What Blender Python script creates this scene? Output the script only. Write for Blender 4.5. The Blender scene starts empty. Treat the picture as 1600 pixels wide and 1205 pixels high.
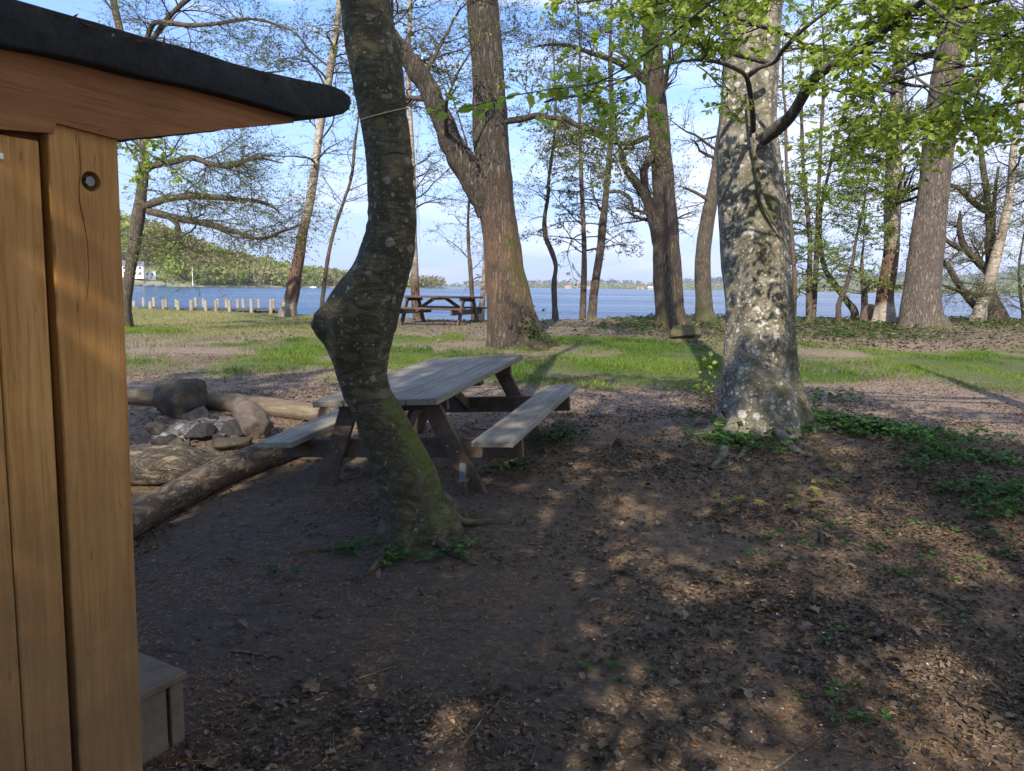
import bpy, math, random
import numpy as np
from mathutils import Vector, Matrix

# ------------------------------------------------------------------ camera, world, sun, exposure
scene = bpy.context.scene
COL = scene.collection
F = 1170.0; PITCH = math.radians(7.5); ROLL = math.radians(0.8); CZ = 1.55
fwd = np.array([0, math.cos(PITCH), -math.sin(PITCH)]); r0 = np.array([1.0, 0, 0]); u0 = np.cross(r0, fwd)
right = r0*math.cos(ROLL)+u0*math.sin(ROLL); up = -r0*math.sin(ROLL)+u0*math.cos(ROLL)
CAM = np.array([0, 0, CZ])
cd = bpy.data.cameras.new('camera'); cam = bpy.data.objects.new('camera', cd); COL.objects.link(cam)
cd.sensor_width = 36; cd.lens = F/1600*36; cd.clip_start = 0.05; cd.clip_end = 20000
cam.matrix_world = Matrix(((right[0], up[0], -fwd[0], 0), (right[1], up[1], -fwd[1], 0), (right[2], up[2], -fwd[2], CZ), (0, 0, 0, 1)))
scene.camera = cam

SUN_EL = math.radians(36); SUN_AZ = math.radians(193)     # compass-like: sun stands behind the camera, a little to the left
sun_dir = Vector((math.sin(SUN_AZ)*math.cos(SUN_EL), math.cos(SUN_AZ)*math.cos(SUN_EL), math.sin(SUN_EL)))
w = bpy.data.worlds.new('World'); scene.world = w; w.use_nodes = True
nt = w.node_tree; nt.nodes.clear()
wo = nt.nodes.new('ShaderNodeOutputWorld'); bg = nt.nodes.new('ShaderNodeBackground'); sky = nt.nodes.new('ShaderNodeTexSky')
sky.sky_type = 'NISHITA'; sky.sun_disc = False; sky.sun_elevation = SUN_EL; sky.sun_rotation = SUN_AZ
sky.air_density = 1.0; sky.dust_density = 0.6; sky.ozone_density = 1.6
tc = nt.nodes.new('ShaderNodeTexCoord'); sp = nt.nodes.new('ShaderNodeSeparateXYZ'); nt.links.new(tc.outputs['Generated'], sp.inputs[0])
mp = nt.nodes.new('ShaderNodeMapping'); mp.inputs['Scale'].default_value = (1.6, 1.6, 7.0); mp.inputs['Rotation'].default_value = (0.0, 0.25, 0.3)
nt.links.new(tc.outputs['Generated'], mp.inputs[0])
cn = nt.nodes.new('ShaderNodeTexNoise'); cn.inputs['Scale'].default_value = 2.4; cn.inputs['Detail'].default_value = 6; cn.inputs['Roughness'].default_value = 0.55
cn.inputs['Distortion'].default_value = 0.6
nt.links.new(mp.outputs[0], cn.inputs['Vector'])
ad = nt.nodes.new('ShaderNodeMath'); ad.operation = 'MULTIPLY_ADD'; ad.inputs[1].default_value = 0.32      # more veil to the right
nt.links.new(sp.outputs[0], ad.inputs[0]); nt.links.new(cn.outputs[0], ad.inputs[2])
cr = nt.nodes.new('ShaderNodeMapRange'); cr.inputs[1].default_value = 0.47; cr.inputs[2].default_value = 0.66; cr.inputs[3].default_value = 0.0; cr.inputs[4].default_value = 0.62
nt.links.new(ad.outputs[0], cr.inputs[0])
tint = nt.nodes.new('ShaderNodeMix'); tint.data_type = 'RGBA'; tint.blend_type = 'MULTIPLY'; tint.inputs[0].default_value = 1; tint.inputs[7].default_value = (.66, .83, 1.14, 1); nt.links.new(sky.outputs[0], tint.inputs[6])
hr_ = nt.nodes.new('ShaderNodeMapRange'); hr_.interpolation_type = 'SMOOTHSTEP'; hr_.inputs[1].default_value = -.02; hr_.inputs[2].default_value = .42; hr_.inputs[3].default_value = .96; hr_.inputs[4].default_value = 0; nt.links.new(sp.outputs[2], hr_.inputs[0])
hz_ = nt.nodes.new('ShaderNodeMix'); hz_.data_type = 'RGBA'; hz_.inputs[7].default_value = (2.35, 3.05, 4.75, 1); nt.links.new(hr_.outputs[0], hz_.inputs[0]); nt.links.new(tint.outputs[2], hz_.inputs[6])
mx = nt.nodes.new('ShaderNodeMix'); mx.data_type = 'RGBA'; mx.inputs[7].default_value = (4.9, 4.95, 5.8, 1)
nt.links.new(cr.outputs[0], mx.inputs[0]); nt.links.new(hz_.outputs[2], mx.inputs[6])
nt.links.new(mx.outputs[2], bg.inputs[0]); bg.inputs[1].default_value = 0.14
nt.links.new(bg.outputs[0], wo.inputs[0])
sl = bpy.data.lights.new('sun', 'SUN'); sl.energy = 3.9; sl.angle = math.radians(0.53); sl.color = (1.0, 0.9, 0.77)
so = bpy.data.objects.new('sun', sl); COL.objects.link(so); so.rotation_euler = sun_dir.to_track_quat('Z', 'Y').to_euler()
scene.view_settings.view_transform = 'Standard'; scene.view_settings.look = 'None'
scene.view_settings.exposure = 0.95; scene.view_settings.gamma = 1.0; scene.view_settings.use_curve_mapping = False
scene.cycles.max_bounces = 6; scene.cycles.diffuse_bounces = 3; scene.cycles.glossy_bounces = 3
scene.cycles.transmission_bounces = 4; scene.cycles.transparent_max_bounces = 4; scene.cycles.volume_bounces = 0

# ------------------------------------------------------------------ numeric helpers
def _h(ix, iy, iz, seed):
    h = (ix*374761393 + iy*668265263 + iz*2147483647 + seed*974634777) & 0xffffffff
    h = ((h ^ (h >> 13))*1274126177) & 0xffffffff
    return ((h ^ (h >> 16)) & 0xffff)/65535.0
def vnoise(p, seed=0):
    p = np.asarray(p, float); i = np.floor(p).astype(np.int64); f = p-i; f = f*f*(3-2*f)
    x, y, z = i[..., 0], i[..., 1], i[..., 2]; fx, fy, fz = f[..., 0], f[..., 1], f[..., 2]
    def L(a, b, t): return a+(b-a)*t
    a = L(L(_h(x, y, z, seed), _h(x+1, y, z, seed), fx), L(_h(x, y+1, z, seed), _h(x+1, y+1, z, seed), fx), fy)
    b = L(L(_h(x, y, z+1, seed), _h(x+1, y, z+1, seed), fx), L(_h(x, y+1, z+1, seed), _h(x+1, y+1, z+1, seed), fx), fy)
    return L(a, b, fz)*2-1
def fbm(p, oct=4, seed=0):
    p = np.asarray(p, float); s = 0; a = 1; t = 0
    for k in range(oct):
        s = s+a*vnoise(p*(2**k)+k*17.3, seed+k); t += a; a *= 0.5
    return s/t
def n2(x, y, sc, oct=3, seed=0):
    x, y = np.broadcast_arrays(np.asarray(x, float), np.asarray(y, float))
    return fbm(np.stack([x*sc, y*sc, np.zeros_like(x)], -1), oct, seed)
def sstep(a, b, x): t = np.clip((x-a)/(b-a), 0, 1); return t*t*(3-2*t)
def norm(v): return v/np.maximum(np.linalg.norm(v, axis=-1, keepdims=True), 1e-9)

def ray(x, y): return fwd + right*((x-800)/F) - up*((y-602.5)/F)      # world direction through photo pixel
def at(x, y, d):                                                      # point on that ray at world depth Y = d
    r = ray(x, y); return CAM + r*(d/r[1])
def px2m(P): return float((np.asarray(P)-CAM)@fwd)/F                   # metres per photo pixel at P

def crest(x): return np.interp(x, [-60, -20, -12, -7, -4.5, -2, 2, 4, 8, 16, 60], [31, 28, 26.5, 26, 24, 22.6, 23.2, 24.5, 24.5, 24.0, 26])
def H(x, y):
    x = np.asarray(x, float); y = np.asarray(y, float); c = crest(x)
    yy = np.minimum(y, c)/c*24
    z = np.interp(yy, [-200, 3.8, 5.5, 7.5, 11, 15, 20, 24], [0, 0, .06, .16, .28, .40, .53, .60])
    z = z + np.interp(x, [-40, -14, -8, -3, 2, 6, 14, 30], [.1, .05, -.13, -.04, .01, .09, .15, .2])*sstep(14, 23, y)
    z = z + .05*np.clip(x+.8, -1, 1)*np.exp(-((y-5.6)/1.4)**2)
    z = z - sstep(0, 3.2, y-c)*1.9
    z = z + 0.05*n2(x, y, .35, 2, 3)*sstep(3, 9, y)+0.035*n2(x, y, 1.1, 3, 5)*sstep(60, 20, np.abs(x))+0.012*n2(x, y, 4.5, 3, 9)*sstep(30, 8, np.abs(x)+np.abs(y)*.5)
    for (bx, by, br, bh) in BUMPS: z = z + bh*np.exp(-((x-bx)**2+(y-by)**2)/br**2)
    return z
BUMPS = []
def gpt(x, y):                                                        # where the ray through a pixel meets the ground
    r = ray(x, y); t = np.linspace(1, 34, 3400)/r[1]; P = CAM+t[:, None]*r; hit = np.nonzero(P[:, 2] < H(P[:, 0], P[:, 1]))[0]
    k = hit[0] if len(hit) else 2500
    return np.array([P[k, 0], P[k, 1], float(H(P[k, 0], P[k, 1]))])
_bb = gpt(1190, 672); BUMPS.append((_bb[0], _bb[1]+.3, 1.0, .10))
_cb = gpt(655, 835); BUMPS.append((_cb[0], _cb[1]+.15, .55, .06))

# ------------------------------------------------------------------ object helpers
def tag(o, label=None, cat=None, group=None, kind=None):
    if label: o['label'] = label
    if cat: o['category'] = cat
    if group: o['group'] = group
    if kind: o['kind'] = kind
    return o
def thing(name, loc, label, cat, group=None, rot=None):
    o = bpy.data.objects.new(name, None); COL.objects.link(o); o.location = [float(v) for v in loc]; o.empty_display_size = .2
    if rot is not None: o.rotation_euler = rot
    return tag(o, label, cat, group)
class MB:
    def __init__(s): s.v = []; s.f = []; s.c = []; s.m = []; s.n = 0
    def add(s, V, Fc, col=(1, 1, 1), mi=0):
        V = np.asarray(V, float).reshape(-1, 3); Fc = np.asarray(Fc, int)
        if len(V) == 0: return s
        s.v.append(V); s.f.append(Fc+s.n); s.n += len(V)
        c = np.asarray(col, float); c = np.broadcast_to(c, (len(V), 3)) if c.ndim == 1 else c
        s.c.append(c); s.m.append(np.full(len(Fc), mi)); return s
    def build(s, name, mats, parent=None, smooth=True, local=None):
        V = np.concatenate(s.v); C = np.concatenate(s.c)
        if local is not None: V = V-np.asarray(local)
        idx = np.concatenate([f.ravel() for f in s.f]); tot = np.concatenate([np.full(len(f), f.shape[1]) for f in s.f]); mi = np.concatenate(s.m)
        me = bpy.data.meshes.new(name); me.vertices.add(len(V)); me.vertices.foreach_set('co', V.astype(np.float32).ravel())
        me.loops.add(len(idx)); me.loops.foreach_set('vertex_index', idx.astype(np.int32)); me.polygons.add(len(tot))
        st = np.concatenate([[0], np.cumsum(tot)[:-1]])
        me.polygons.foreach_set('loop_start', st.astype(np.int32)); me.polygons.foreach_set('loop_total', tot.astype(np.int32))
        mats = mats if isinstance(mats, (list, tuple)) else [mats]
        for m in mats: me.materials.append(m)
        me.polygons.foreach_set('material_index', mi.astype(np.int32))
        me.polygons.foreach_set('use_smooth', np.full(len(tot), bool(smooth)))
        a = me.color_attributes.new('Col', 'FLOAT_COLOR', 'POINT'); a.data.foreach_set('color', np.concatenate([C, np.ones((len(C), 1))], 1).astype(np.float32).ravel())
        me.update(calc_edges=True); me.validate()
        o = bpy.data.objects.new(name, me); COL.objects.link(o)
        if parent is not None: o.parent = parent
        return o
def tubes(P, R, sides=4, cap=False):
    """P (N,k,3) R (N,k) -> verts, quads"""
    P = np.asarray(P, float); R = np.asarray(R, float); N, k, _ = P.shape
    T = norm(np.gradient(P, axis=1)); ref = np.where(np.abs(T[:, :1, 2:3]) > .8, np.array([1., 0, 0]), np.array([0, 0, 1.]))
    A = norm(np.cross(T, np.broadcast_to(ref, T.shape))); B = np.cross(T, A)
    th = np.arange(sides)*2*np.pi/sides
    V = P[:, :, None]+R[:, :, None, None]*(A[:, :, None]*np.cos(th)[None, None, :, None]+B[:, :, None]*np.sin(th)[None, None, :, None])
    base = (np.arange(N)*k*sides)[:, None, None]+(np.arange(k-1)*sides)[None, :, None]; j = np.arange(sides)[None, None, :]; j2 = (j+1) % sides
    Q = np.stack([base+j, base+j2, base+j2+sides, base+j+sides], -1).reshape(-1, 4)
    return V.reshape(-1, 3), Q
def box(mb, c, s, R=None, col=(1, 1, 1), mi=0, bev=0.004):
    """bevelled box centre c, size s, rotation R(3x3)"""
    h = np.array(s)/2; b = min(bev, h.min()*.45); vs = []
    idx = {}
    for sx in (-1, 1):
        for sy in (-1, 1):
            for sz in (-1, 1):
                for ax in range(3):
                    p = np.array([sx, sy, sz])*h; q = p-np.array([sx, sy, sz])*b; q[ax] = p[ax]
                    idx[(sx, sy, sz, ax)] = len(vs); vs.append(q)
    fs = []; tr = []
    for ax in range(3):
        o = [i for i in range(3) if i != ax]
        for sg in (-1, 1):
            ring = []
            for (a, bb) in ((-1, -1), (1, -1), (1, 1), (-1, 1)):
                k = [0, 0, 0]; k[ax] = sg; k[o[0]] = a; k[o[1]] = bb; ring.append(idx[tuple(k)+(ax,)])
            fs.append(ring)
        for a in (-1, 1):
            for bb in (-1, 1):
                k = [0, 0, 0]; k[o[0]] = a; k[o[1]] = bb; k0 = k[:]; k1 = k[:]; k0[ax] = -1; k1[ax] = 1
                fs.append([idx[tuple(k0)+(o[0],)], idx[tuple(k1)+(o[0],)], idx[tuple(k1)+(o[1],)], idx[tuple(k0)+(o[1],)]])
    for sx in (-1, 1):
        for sy in (-1, 1):
            for sz in (-1, 1): tr.append([idx[(sx, sy, sz, a)] for a in range(3)])
    V = np.array(vs)
    def orient(F_):
        out = []
        for f in F_:
            n = np.cross(V[f[1]]-V[f[0]], V[f[2]]-V[f[0]])
            out.append(f if n@np.mean(V[f], 0) > 0 else f[::-1])
        return out
    fs = orient(fs); tr = orient(tr)
    if R is not None: V = V@np.asarray(R).T
    n0 = mb.n; mb.add(V+np.asarray(c), fs, col, mi)
    mb.f.append(np.array(tr)+n0); mb.m.append(np.full(len(tr), mi)); return mb
def beam(mb, a, b, w_, t_, upv=(0, 0, 1), col=(1, 1, 1), mi=0, bev=.004):
    a = np.asarray(a, float); b = np.asarray(b, float); X = b-a; L = np.linalg.norm(X); X = X/L
    Y = norm(np.cross(upv, X)); Z = np.cross(X, Y)
    return box(mb, (a+b)/2, (L, t_, w_), np.stack([X, Y, Z], 1), col, mi, bev)
def prism(mb, poly, depth, O, U, V_, W, col=(1, 1, 1), mi=0):
    """polygon in (u,v), extruded along W from 0 to -depth, origin O"""
    n = len(poly); p = np.array([O+U*a+V_*b for a, b in poly]); q = p-W*depth; V = np.concatenate([p, q]); n0 = mb.n
    mb.add(V, [[i, (i+1) % n, (i+1) % n+n, i+n] for i in range(n)], col, mi)
    for r in (list(range(n)), list(range(2*n-1, n-1, -1))):
        mb.f.append(np.array([r])+n0); mb.m.append(np.array([mi]))
    return mb
def spline(xs, ys, q):
    """smooth interpolation through rows (Catmull-Rom on ordered xs)"""
    xs = np.asarray(xs, float); ys = np.asarray(ys, float); m = np.gradient(ys, xs, axis=0)
    k = np.clip(np.searchsorted(xs, q)-1, 0, len(xs)-2); h = xs[k+1]-xs[k]; t = (q-xs[k])/h
    if ys.ndim > 1: t = t[:, None]; h = h[:, None]
    return (2*t**3-3*t**2+1)*ys[k]+(t**3-2*t**2+t)*h*m[k]+(-2*t**3+3*t**2)*ys[k+1]+(t**3-t**2)*h*m[k+1]
def resample(P, R, n):
    P = np.asarray(P, float); R = np.asarray(R, float); s = np.concatenate([[0], np.cumsum(np.linalg.norm(np.diff(P, axis=0), axis=1))])
    q = np.linspace(0, s[-1], n); return spline(s, P, q), np.interp(q, s, R)

# ------------------------------------------------------------------ materials
def newmat(name):
    m = bpy.data.materials.new(name); m.use_nodes = True; t = m.node_tree; t.nodes.clear()
    o = t.nodes.new('ShaderNodeOutputMaterial'); b = t.nodes.new('ShaderNodeBsdfPrincipled'); t.links.new(b.outputs[0], o.inputs[0])
    b.inputs['Specular IOR Level'].default_value = .3
    return m, t, b, o
def N(t, typ, **kw):
    n = t.nodes.new('ShaderNode'+typ)
    for k, v in kw.items():
        if k.startswith('i_'): n.inputs[k[2:].replace('_', ' ')].default_value = v
        else: setattr(n, k, v)
    return n
def coords(t, scale=(1, 1, 1), rot=(0, 0, 0)):
    c = N(t, 'TexCoord'); m = N(t, 'Mapping'); m.inputs['Scale'].default_value = scale; m.inputs['Rotation'].default_value = rot
    t.links.new(c.outputs['Object'], m.inputs[0]); return m.outputs[0]
def noise(t, vec, sc, det=5, rough=.6, dist=0.0):
    n = N(t, 'TexNoise', i_Scale=sc, i_Detail=det, i_Roughness=rough, i_Distortion=dist); t.links.new(vec, n.inputs['Vector']); return n.outputs[0]
def ramp(t, fac, stops):
    r = N(t, 'ValToRGB'); e = r.color_ramp.elements
    while len(e) < len(stops): e.new(.5)
    for i, (p, c) in enumerate(stops): e[i].position = p; e[i].color = (*c, 1) if len(c) == 3 else c
    t.links.new(fac, r.inputs[0]); return r.outputs[0]
def mixc(t, fac, a, b, mode='MIX'):
    m = N(t, 'Mix', data_type='RGBA', blend_type=mode)
    for s, i in ((fac, 0), (a, 6), (b, 7)):
        if hasattr(s, 'is_linked') or hasattr(s, 'links'): t.links.new(s, m.inputs[i])
        else: m.inputs[i].default_value = s if i == 0 else (*s, 1)
    return m.outputs[2]
def mth(t, op, a, b=None, clamp=False):
    m = N(t, 'Math', operation=op, use_clamp=clamp)
    for s, i in ((a, 0), (b, 1)):
        if s is None: continue
        if hasattr(s, 'links'): t.links.new(s, m.inputs[i])
        else: m.inputs[i].default_value = s
    return m.outputs[0]
def bump(t, b, height, strength=.5, dist=.01):
    n = N(t, 'Bump', i_Strength=strength, i_Distance=dist); t.links.new(height, n.inputs['Height']); t.links.new(n.outputs[0], b.inputs['Normal'])
def vcol(t, name='Col'):
    return N(t, 'VertexColor', layer_name=name).outputs[0]
def sepc(t, c):
    s = N(t, 'SeparateColor'); t.links.new(c, s.inputs[0]); return s.outputs

def bark(name, dark, light, sc=1.0, stretch=(9, 9, 1.6), bdist=.02, bstr=.9, moss=(.05, .07, .012), lich=(.42, .42, .36), lsc=9.0, rough=.9, spots=True, wav=0.0, fine=1.0):
    """Col.r = moss amount, Col.g = lichen amount, Col.b = wear (bare reddish inner bark)"""
    m, t, b, o = newmat(name); v = coords(t, tuple(s*sc for s in stretch)); vo = coords(t)
    n1 = noise(t, v, 2.2, 6, .65, .6); n2_ = noise(t, vo, 3.0*sc, 4, .6); n3 = noise(t, vo, 45*fine, 4, .7)
    ridge = mth(t, 'ABSOLUTE', mth(t, 'SUBTRACT', n1, .5)); ridge = mth(t, 'MULTIPLY', ridge, 7.5, True)
    f = mth(t, 'ADD', mth(t, 'MULTIPLY', ridge, .75), mth(t, 'MULTIPLY', n3, .35), True)
    c = ramp(t, f, [(.1, dark), (.85, light)])
    c = mixc(t, mth(t, 'MULTIPLY', n2_, .55), c, tuple(.55*x for x in dark), 'MIX')
    mask = sepc(t, vcol(t))
    c = mixc(t, mth(t, 'MULTIPLY', mask[2], ramp(t, n2_, [(.35, (0, 0, 0)), (.6, (1, 1, 1))])), c, (.3, .17, .1))
    if spots:
        vd = N(t, 'VectorMath', operation='ADD'); nc = N(t, 'TexNoise', i_Scale=14.0, i_Detail=2.0); t.links.new(vo, nc.inputs['Vector'])
        sc_ = N(t, 'VectorMath', operation='SCALE'); sc_.inputs['Scale'].default_value = .05; t.links.new(nc.outputs[1], sc_.inputs[0])
        t.links.new(vo, vd.inputs[0]); t.links.new(sc_.outputs[0], vd.inputs[1])
        tot = None
        for s_, thr in ((lsc, .34), (lsc*2.1, .34), (lsc*4.5, .34)):
            vr = N(t, 'TexVoronoi', i_Scale=s_, i_Randomness=1.0); t.links.new(vd.outputs[0], vr.inputs['Vector'])
            rnd = sepc(t, vr.outputs['Color'])[0]
            lim = mth(t, 'MULTIPLY', mth(t, 'MULTIPLY', mth(t, 'SUBTRACT', rnd, .22), thr*1.55), mask[1])
            s1 = mth(t, 'MULTIPLY', mth(t, 'SUBTRACT', lim, vr.outputs['Distance']), 30.0, True)
            tot = s1 if tot is None else mth(t, 'MAXIMUM', tot, s1)
        tot = mth(t, 'MULTIPLY', tot, ramp(t, n3, [(.3, (.25,)*3), (.6, (1,)*3)]))
        c = mixc(t, mth(t, 'MULTIPLY', tot, .85), c, lich)
        pt = noise(t, coords(t, (5.5, 5.5, 3.2)), 1.6, 7, .72, .3); pk = mth(t, 'MULTIPLY', mth(t, 'SUBTRACT', pt, .56), 9.0, True)
        c = mixc(t, mth(t, 'MULTIPLY', mth(t, 'MULTIPLY', pk, mask[1]), .7), c, tuple(.62*x for x in lich))
        sc2 = noise(t, coords(t, (2.2, 2.2, 16)), 1.3, 6, .75, 1.0); c = mixc(t, mth(t, 'MULTIPLY', mth(t, 'MULTIPLY', mth(t, 'SUBTRACT', sc2, .56), 9.0, True), .7), c, tuple(.4*x for x in dark))
    n4 = noise(t, vo, 4.5, 5, .65)
    mm = mth(t, 'MULTIPLY', mth(t, 'SUBTRACT', mth(t, 'ADD', mth(t, 'ADD', mth(t, 'MULTIPLY', mth(t, 'SUBTRACT', n4, .5), 1.6), mth(t, 'MULTIPLY', mth(t, 'SUBTRACT', n3, .5), .8)), mask[0]), .38), 3.5, True)
    mc = mixc(t, n3, moss, tuple(2.2*x for x in moss))
    c = mixc(t, mth(t, 'MULTIPLY', mm, .85), c, mc)
    t.links.new(c, b.inputs['Base Color']); b.inputs['Roughness'].default_value = rough
    hgt = mth(t, 'ADD', mth(t, 'MULTIPLY', ridge, .8), mth(t, 'MULTIPLY', n3, .25))
    bump(t, b, hgt, bstr, bdist); return m
M = {}
M['beech_bark'] = bark('beech_bark', (.095, .085, .058), (.31, .28, .21), stretch=(3, 3, 3.5), bdist=.004, bstr=.5, moss=(.035, .036, .012), lich=(.56, .54, .46), lsc=7.5)
M['dark_beech_bark'] = bark('dark_beech_bark', (.046, .039, .021), (.15, .128, .068), stretch=(3, 3, 6.5), bdist=.008, bstr=.8, moss=(.05, .062, .008), lich=(.26, .255, .2), lsc=10)
M['oak_bark'] = bark('oak_bark', (.026, .022, .017), (.21, .17, .125), stretch=(9, 9, 1.5), bdist=.03, bstr=1.0, moss=(.06, .062, .014), spots=False)
M['grey_bark'] = bark('grey_bark', (.045, .036, .028), (.24, .19, .145), stretch=(12, 12, 2.2), bdist=.015, bstr=.9, moss=(.06, .065, .02), spots=False)
M['pine_bark'] = bark('pine_bark', (.055, .043, .034), (.31, .25, .195), stretch=(10, 10, 2.0), bdist=.02, bstr=1.0, moss=(.06, .065, .02), spots=False)
M['thin_bark'] = bark('thin_bark', (.06, .045, .035), (.2, .15, .105), stretch=(10, 10, 3), bdist=.01, bstr=.6, moss=(.06, .065, .02), spots=False)
M['litter_twig'] = bark('litter_twig', (.06, .045, .033), (.26, .20, .145), stretch=(10, 10, 10), bdist=.003, bstr=.4, spots=False)
M['twig'] = bark('twig_bark', (.035, .028, .022), (.14, .11, .085), stretch=(10, 10, 3), bdist=.005, bstr=.4, spots=False)
M['limb_bark'] = bark('limb_bark', (.05, .045, .035), (.17, .155, .125), stretch=(6, 6, 6), bdist=.004, bstr=.6, spots=False)
M['branch_dark'] = bark('dark_branch_bark', (.025, .022, .018), (.095, .085, .07), stretch=(10, 10, 10), bdist=.004, bstr=.5, spots=False)
def birch_mat():
    m, t, b, o = newmat('birch_bark'); v = coords(t, (2.5, 2.5, 26)); vo = coords(t)
    n1 = noise(t, v, 1.6, 5, .7, .4); n2_ = noise(t, vo, 2.2, 4, .6); mask = sepc(t, vcol(t))
    c = ramp(t, n1, [(.36, (.05, .04, .035)), (.46, (.36, .30, .24)), (.7, (.55, .48, .40))])
    c = mixc(t, ramp(t, n2_, [(.42, (0,)*3), (.62, (.8,)*3)]), c, (.17, .13, .10))
    c = mixc(t, mask[2], c, mixc(t, ramp(t, noise(t, coords(t, (9, 9, 2)), 2.5, 4), [(.42, (0,)*3), (.5, (1,)*3)]), (.03, .02, .016), (.14, .08, .055)))
    t.links.new(mixc(t, mth(t, 'MULTIPLY', mask[0], .8), c, (.06, .065, .02)), b.inputs['Base Color']); b.inputs['Roughness'].default_value = .85
    bump(t, b, n1, .6, .01); return m
M['birch_bark'] = birch_mat()

def leafmat(name, a, b_, trans=.45, rough=.5, hue=0.0):
    m, t, b, o = newmat(name); c = sepc(t, vcol(t))
    col = mixc(t, c[0], a, b_)
    col = mixc(t, 1.0, col, N(t, 'CombineColor', mode='RGB').outputs[0]) if False else col
    dk = mixc(t, 1.0, col, vcol2(t, c[1]), 'MULTIPLY')
    t.links.new(dk, b.inputs['Base Color']); b.inputs['Roughness'].default_value = rough
    tr = N(t, 'BsdfTranslucent'); t.links.new(mixc(t, 1.0, dk, (1.5, 1.55, .75), 'MULTIPLY'), tr.inputs[0])
    ms = N(t, 'MixShader'); ms.inputs[0].default_value = trans
    t.links.new(b.outputs[0], ms.inputs[1]); t.links.new(tr.outputs[0], ms.inputs[2]); t.links.new(ms.outputs[0], o.inputs[0]); return m
def vcol2(t, v):
    k = N(t, 'CombineColor'); 
    for i in range(3): t.links.new(v, k.inputs[i])
    return k.outputs[0]
M['beech_leaf'] = leafmat('beech_leaf', (.22, .30, .05), (.42, .50, .12), .55)
M['bud_leaf'] = leafmat('bud_leaf', (.085, .10, .035), (.24, .28, .07), .35)
M['young_leaf'] = leafmat('young_leaf', (.15, .22, .04), (.34, .42, .09), .45)
M['dark_leaf'] = leafmat('dark_leaf', (.03, .055, .015), (.08, .14, .03), .3)
M['ground_leaf'] = leafmat('ground_leaf', (.035, .10, .018), (.09, .20, .035), .35)
M['ivy_leaf'] = leafmat('ivy_leaf', (.03, .065, .015), (.10, .17, .035), .3)
M['grass'] = leafmat('grass', (.055, .125, .016), (.19, .26, .045), .4)
M['needle_green'] = leafmat('spruce_needle', (.015, .03, .012), (.04, .06, .025), .1)
M['dead_leaf'] = leafmat('dead_leaf', (.045, .033, .023), (.25, .18, .12), .1, .9)
M['needle'] = leafmat('dead_needle', (.18, .085, .03), (.58, .29, .09), .1, .7)
M['forest'] = leafmat('forest_leaf', (.17, .21, .05), (.33, .37, .085), .3, .8)
M['seedling'] = leafmat('seedling_leaf', (.16, .18, .045), (.29, .26, .07), .4)

def ground_mat():
    m, t, b, o = newmat('forest_soil'); vo = coords(t)
    base = vcol(t); fine = noise(t, vo, 60, 6, .75); mid = noise(t, vo, 9, 5, .7); big = noise(t, vo, 1.7, 4, .6)
    k = mth(t, 'MULTIPLY', mth(t, 'ADD', mth(t, 'MULTIPLY', fine, 1.0), mth(t, 'MULTIPLY', mid, .9)), 1.05)
    c = mixc(t, 1.0, base, vcol2(t, k), 'MULTIPLY')
    vr = N(t, 'TexVoronoi', i_Scale=32.0); t.links.new(vo, vr.inputs['Vector']); rc = sepc(t, vr.outputs['Color'])
    chips = mth(t, 'MULTIPLY', mth(t, 'SUBTRACT', rc[0], .72), 8.0, True)
    c = mixc(t, mth(t, 'MULTIPLY', chips, .35), c, mixc(t, 1.0, base, (2.3, 1.9, 1.6), 'MULTIPLY'))
    t.links.new(c, b.inputs['Base Color']); b.inputs['Roughness'].default_value = .85; b.inputs['Specular IOR Level'].default_value = .25
    hh = mth(t, 'ADD', mth(t, 'MULTIPLY', fine, .5), mth(t, 'ADD', mid, mth(t, 'MULTIPLY', rc[1], .25)))
    bump(t, b, hh, 1.0, .05); return m
M['ground'] = ground_mat()
def water_mat():
    m, t, b, o = newmat('lake_water'); b.inputs['Base Color'].default_value = (.012, .045, .095, 1); b.inputs['Roughness'].default_value = .12; b.inputs['Specular IOR Level'].default_value = .5
    a = noise(t, coords(t, (.9, 2.6, 1), (0, 0, .15)), 1.0, 5, .65); c = noise(t, coords(t, (.10, .32, 1), (0, 0, -.1)), 1.0, 4, .6); d = noise(t, coords(t, (.012, .06, 1)), 1.0, 3, .5)
    wb = noise(t, coords(t, (.004, .03, 1)), 1.0, 4, .6); t.links.new(mth(t, 'MULTIPLY', wb, .45), b.inputs['Roughness'])
    h = mth(t, 'ADD', mth(t, 'MULTIPLY', a, .18), mth(t, 'ADD', mth(t, 'MULTIPLY', c, 1.0), mth(t, 'MULTIPLY', d, 2.5)))
    bump(t, b, h, 1.0, 1.1); return m
M['water'] = water_mat()
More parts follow.
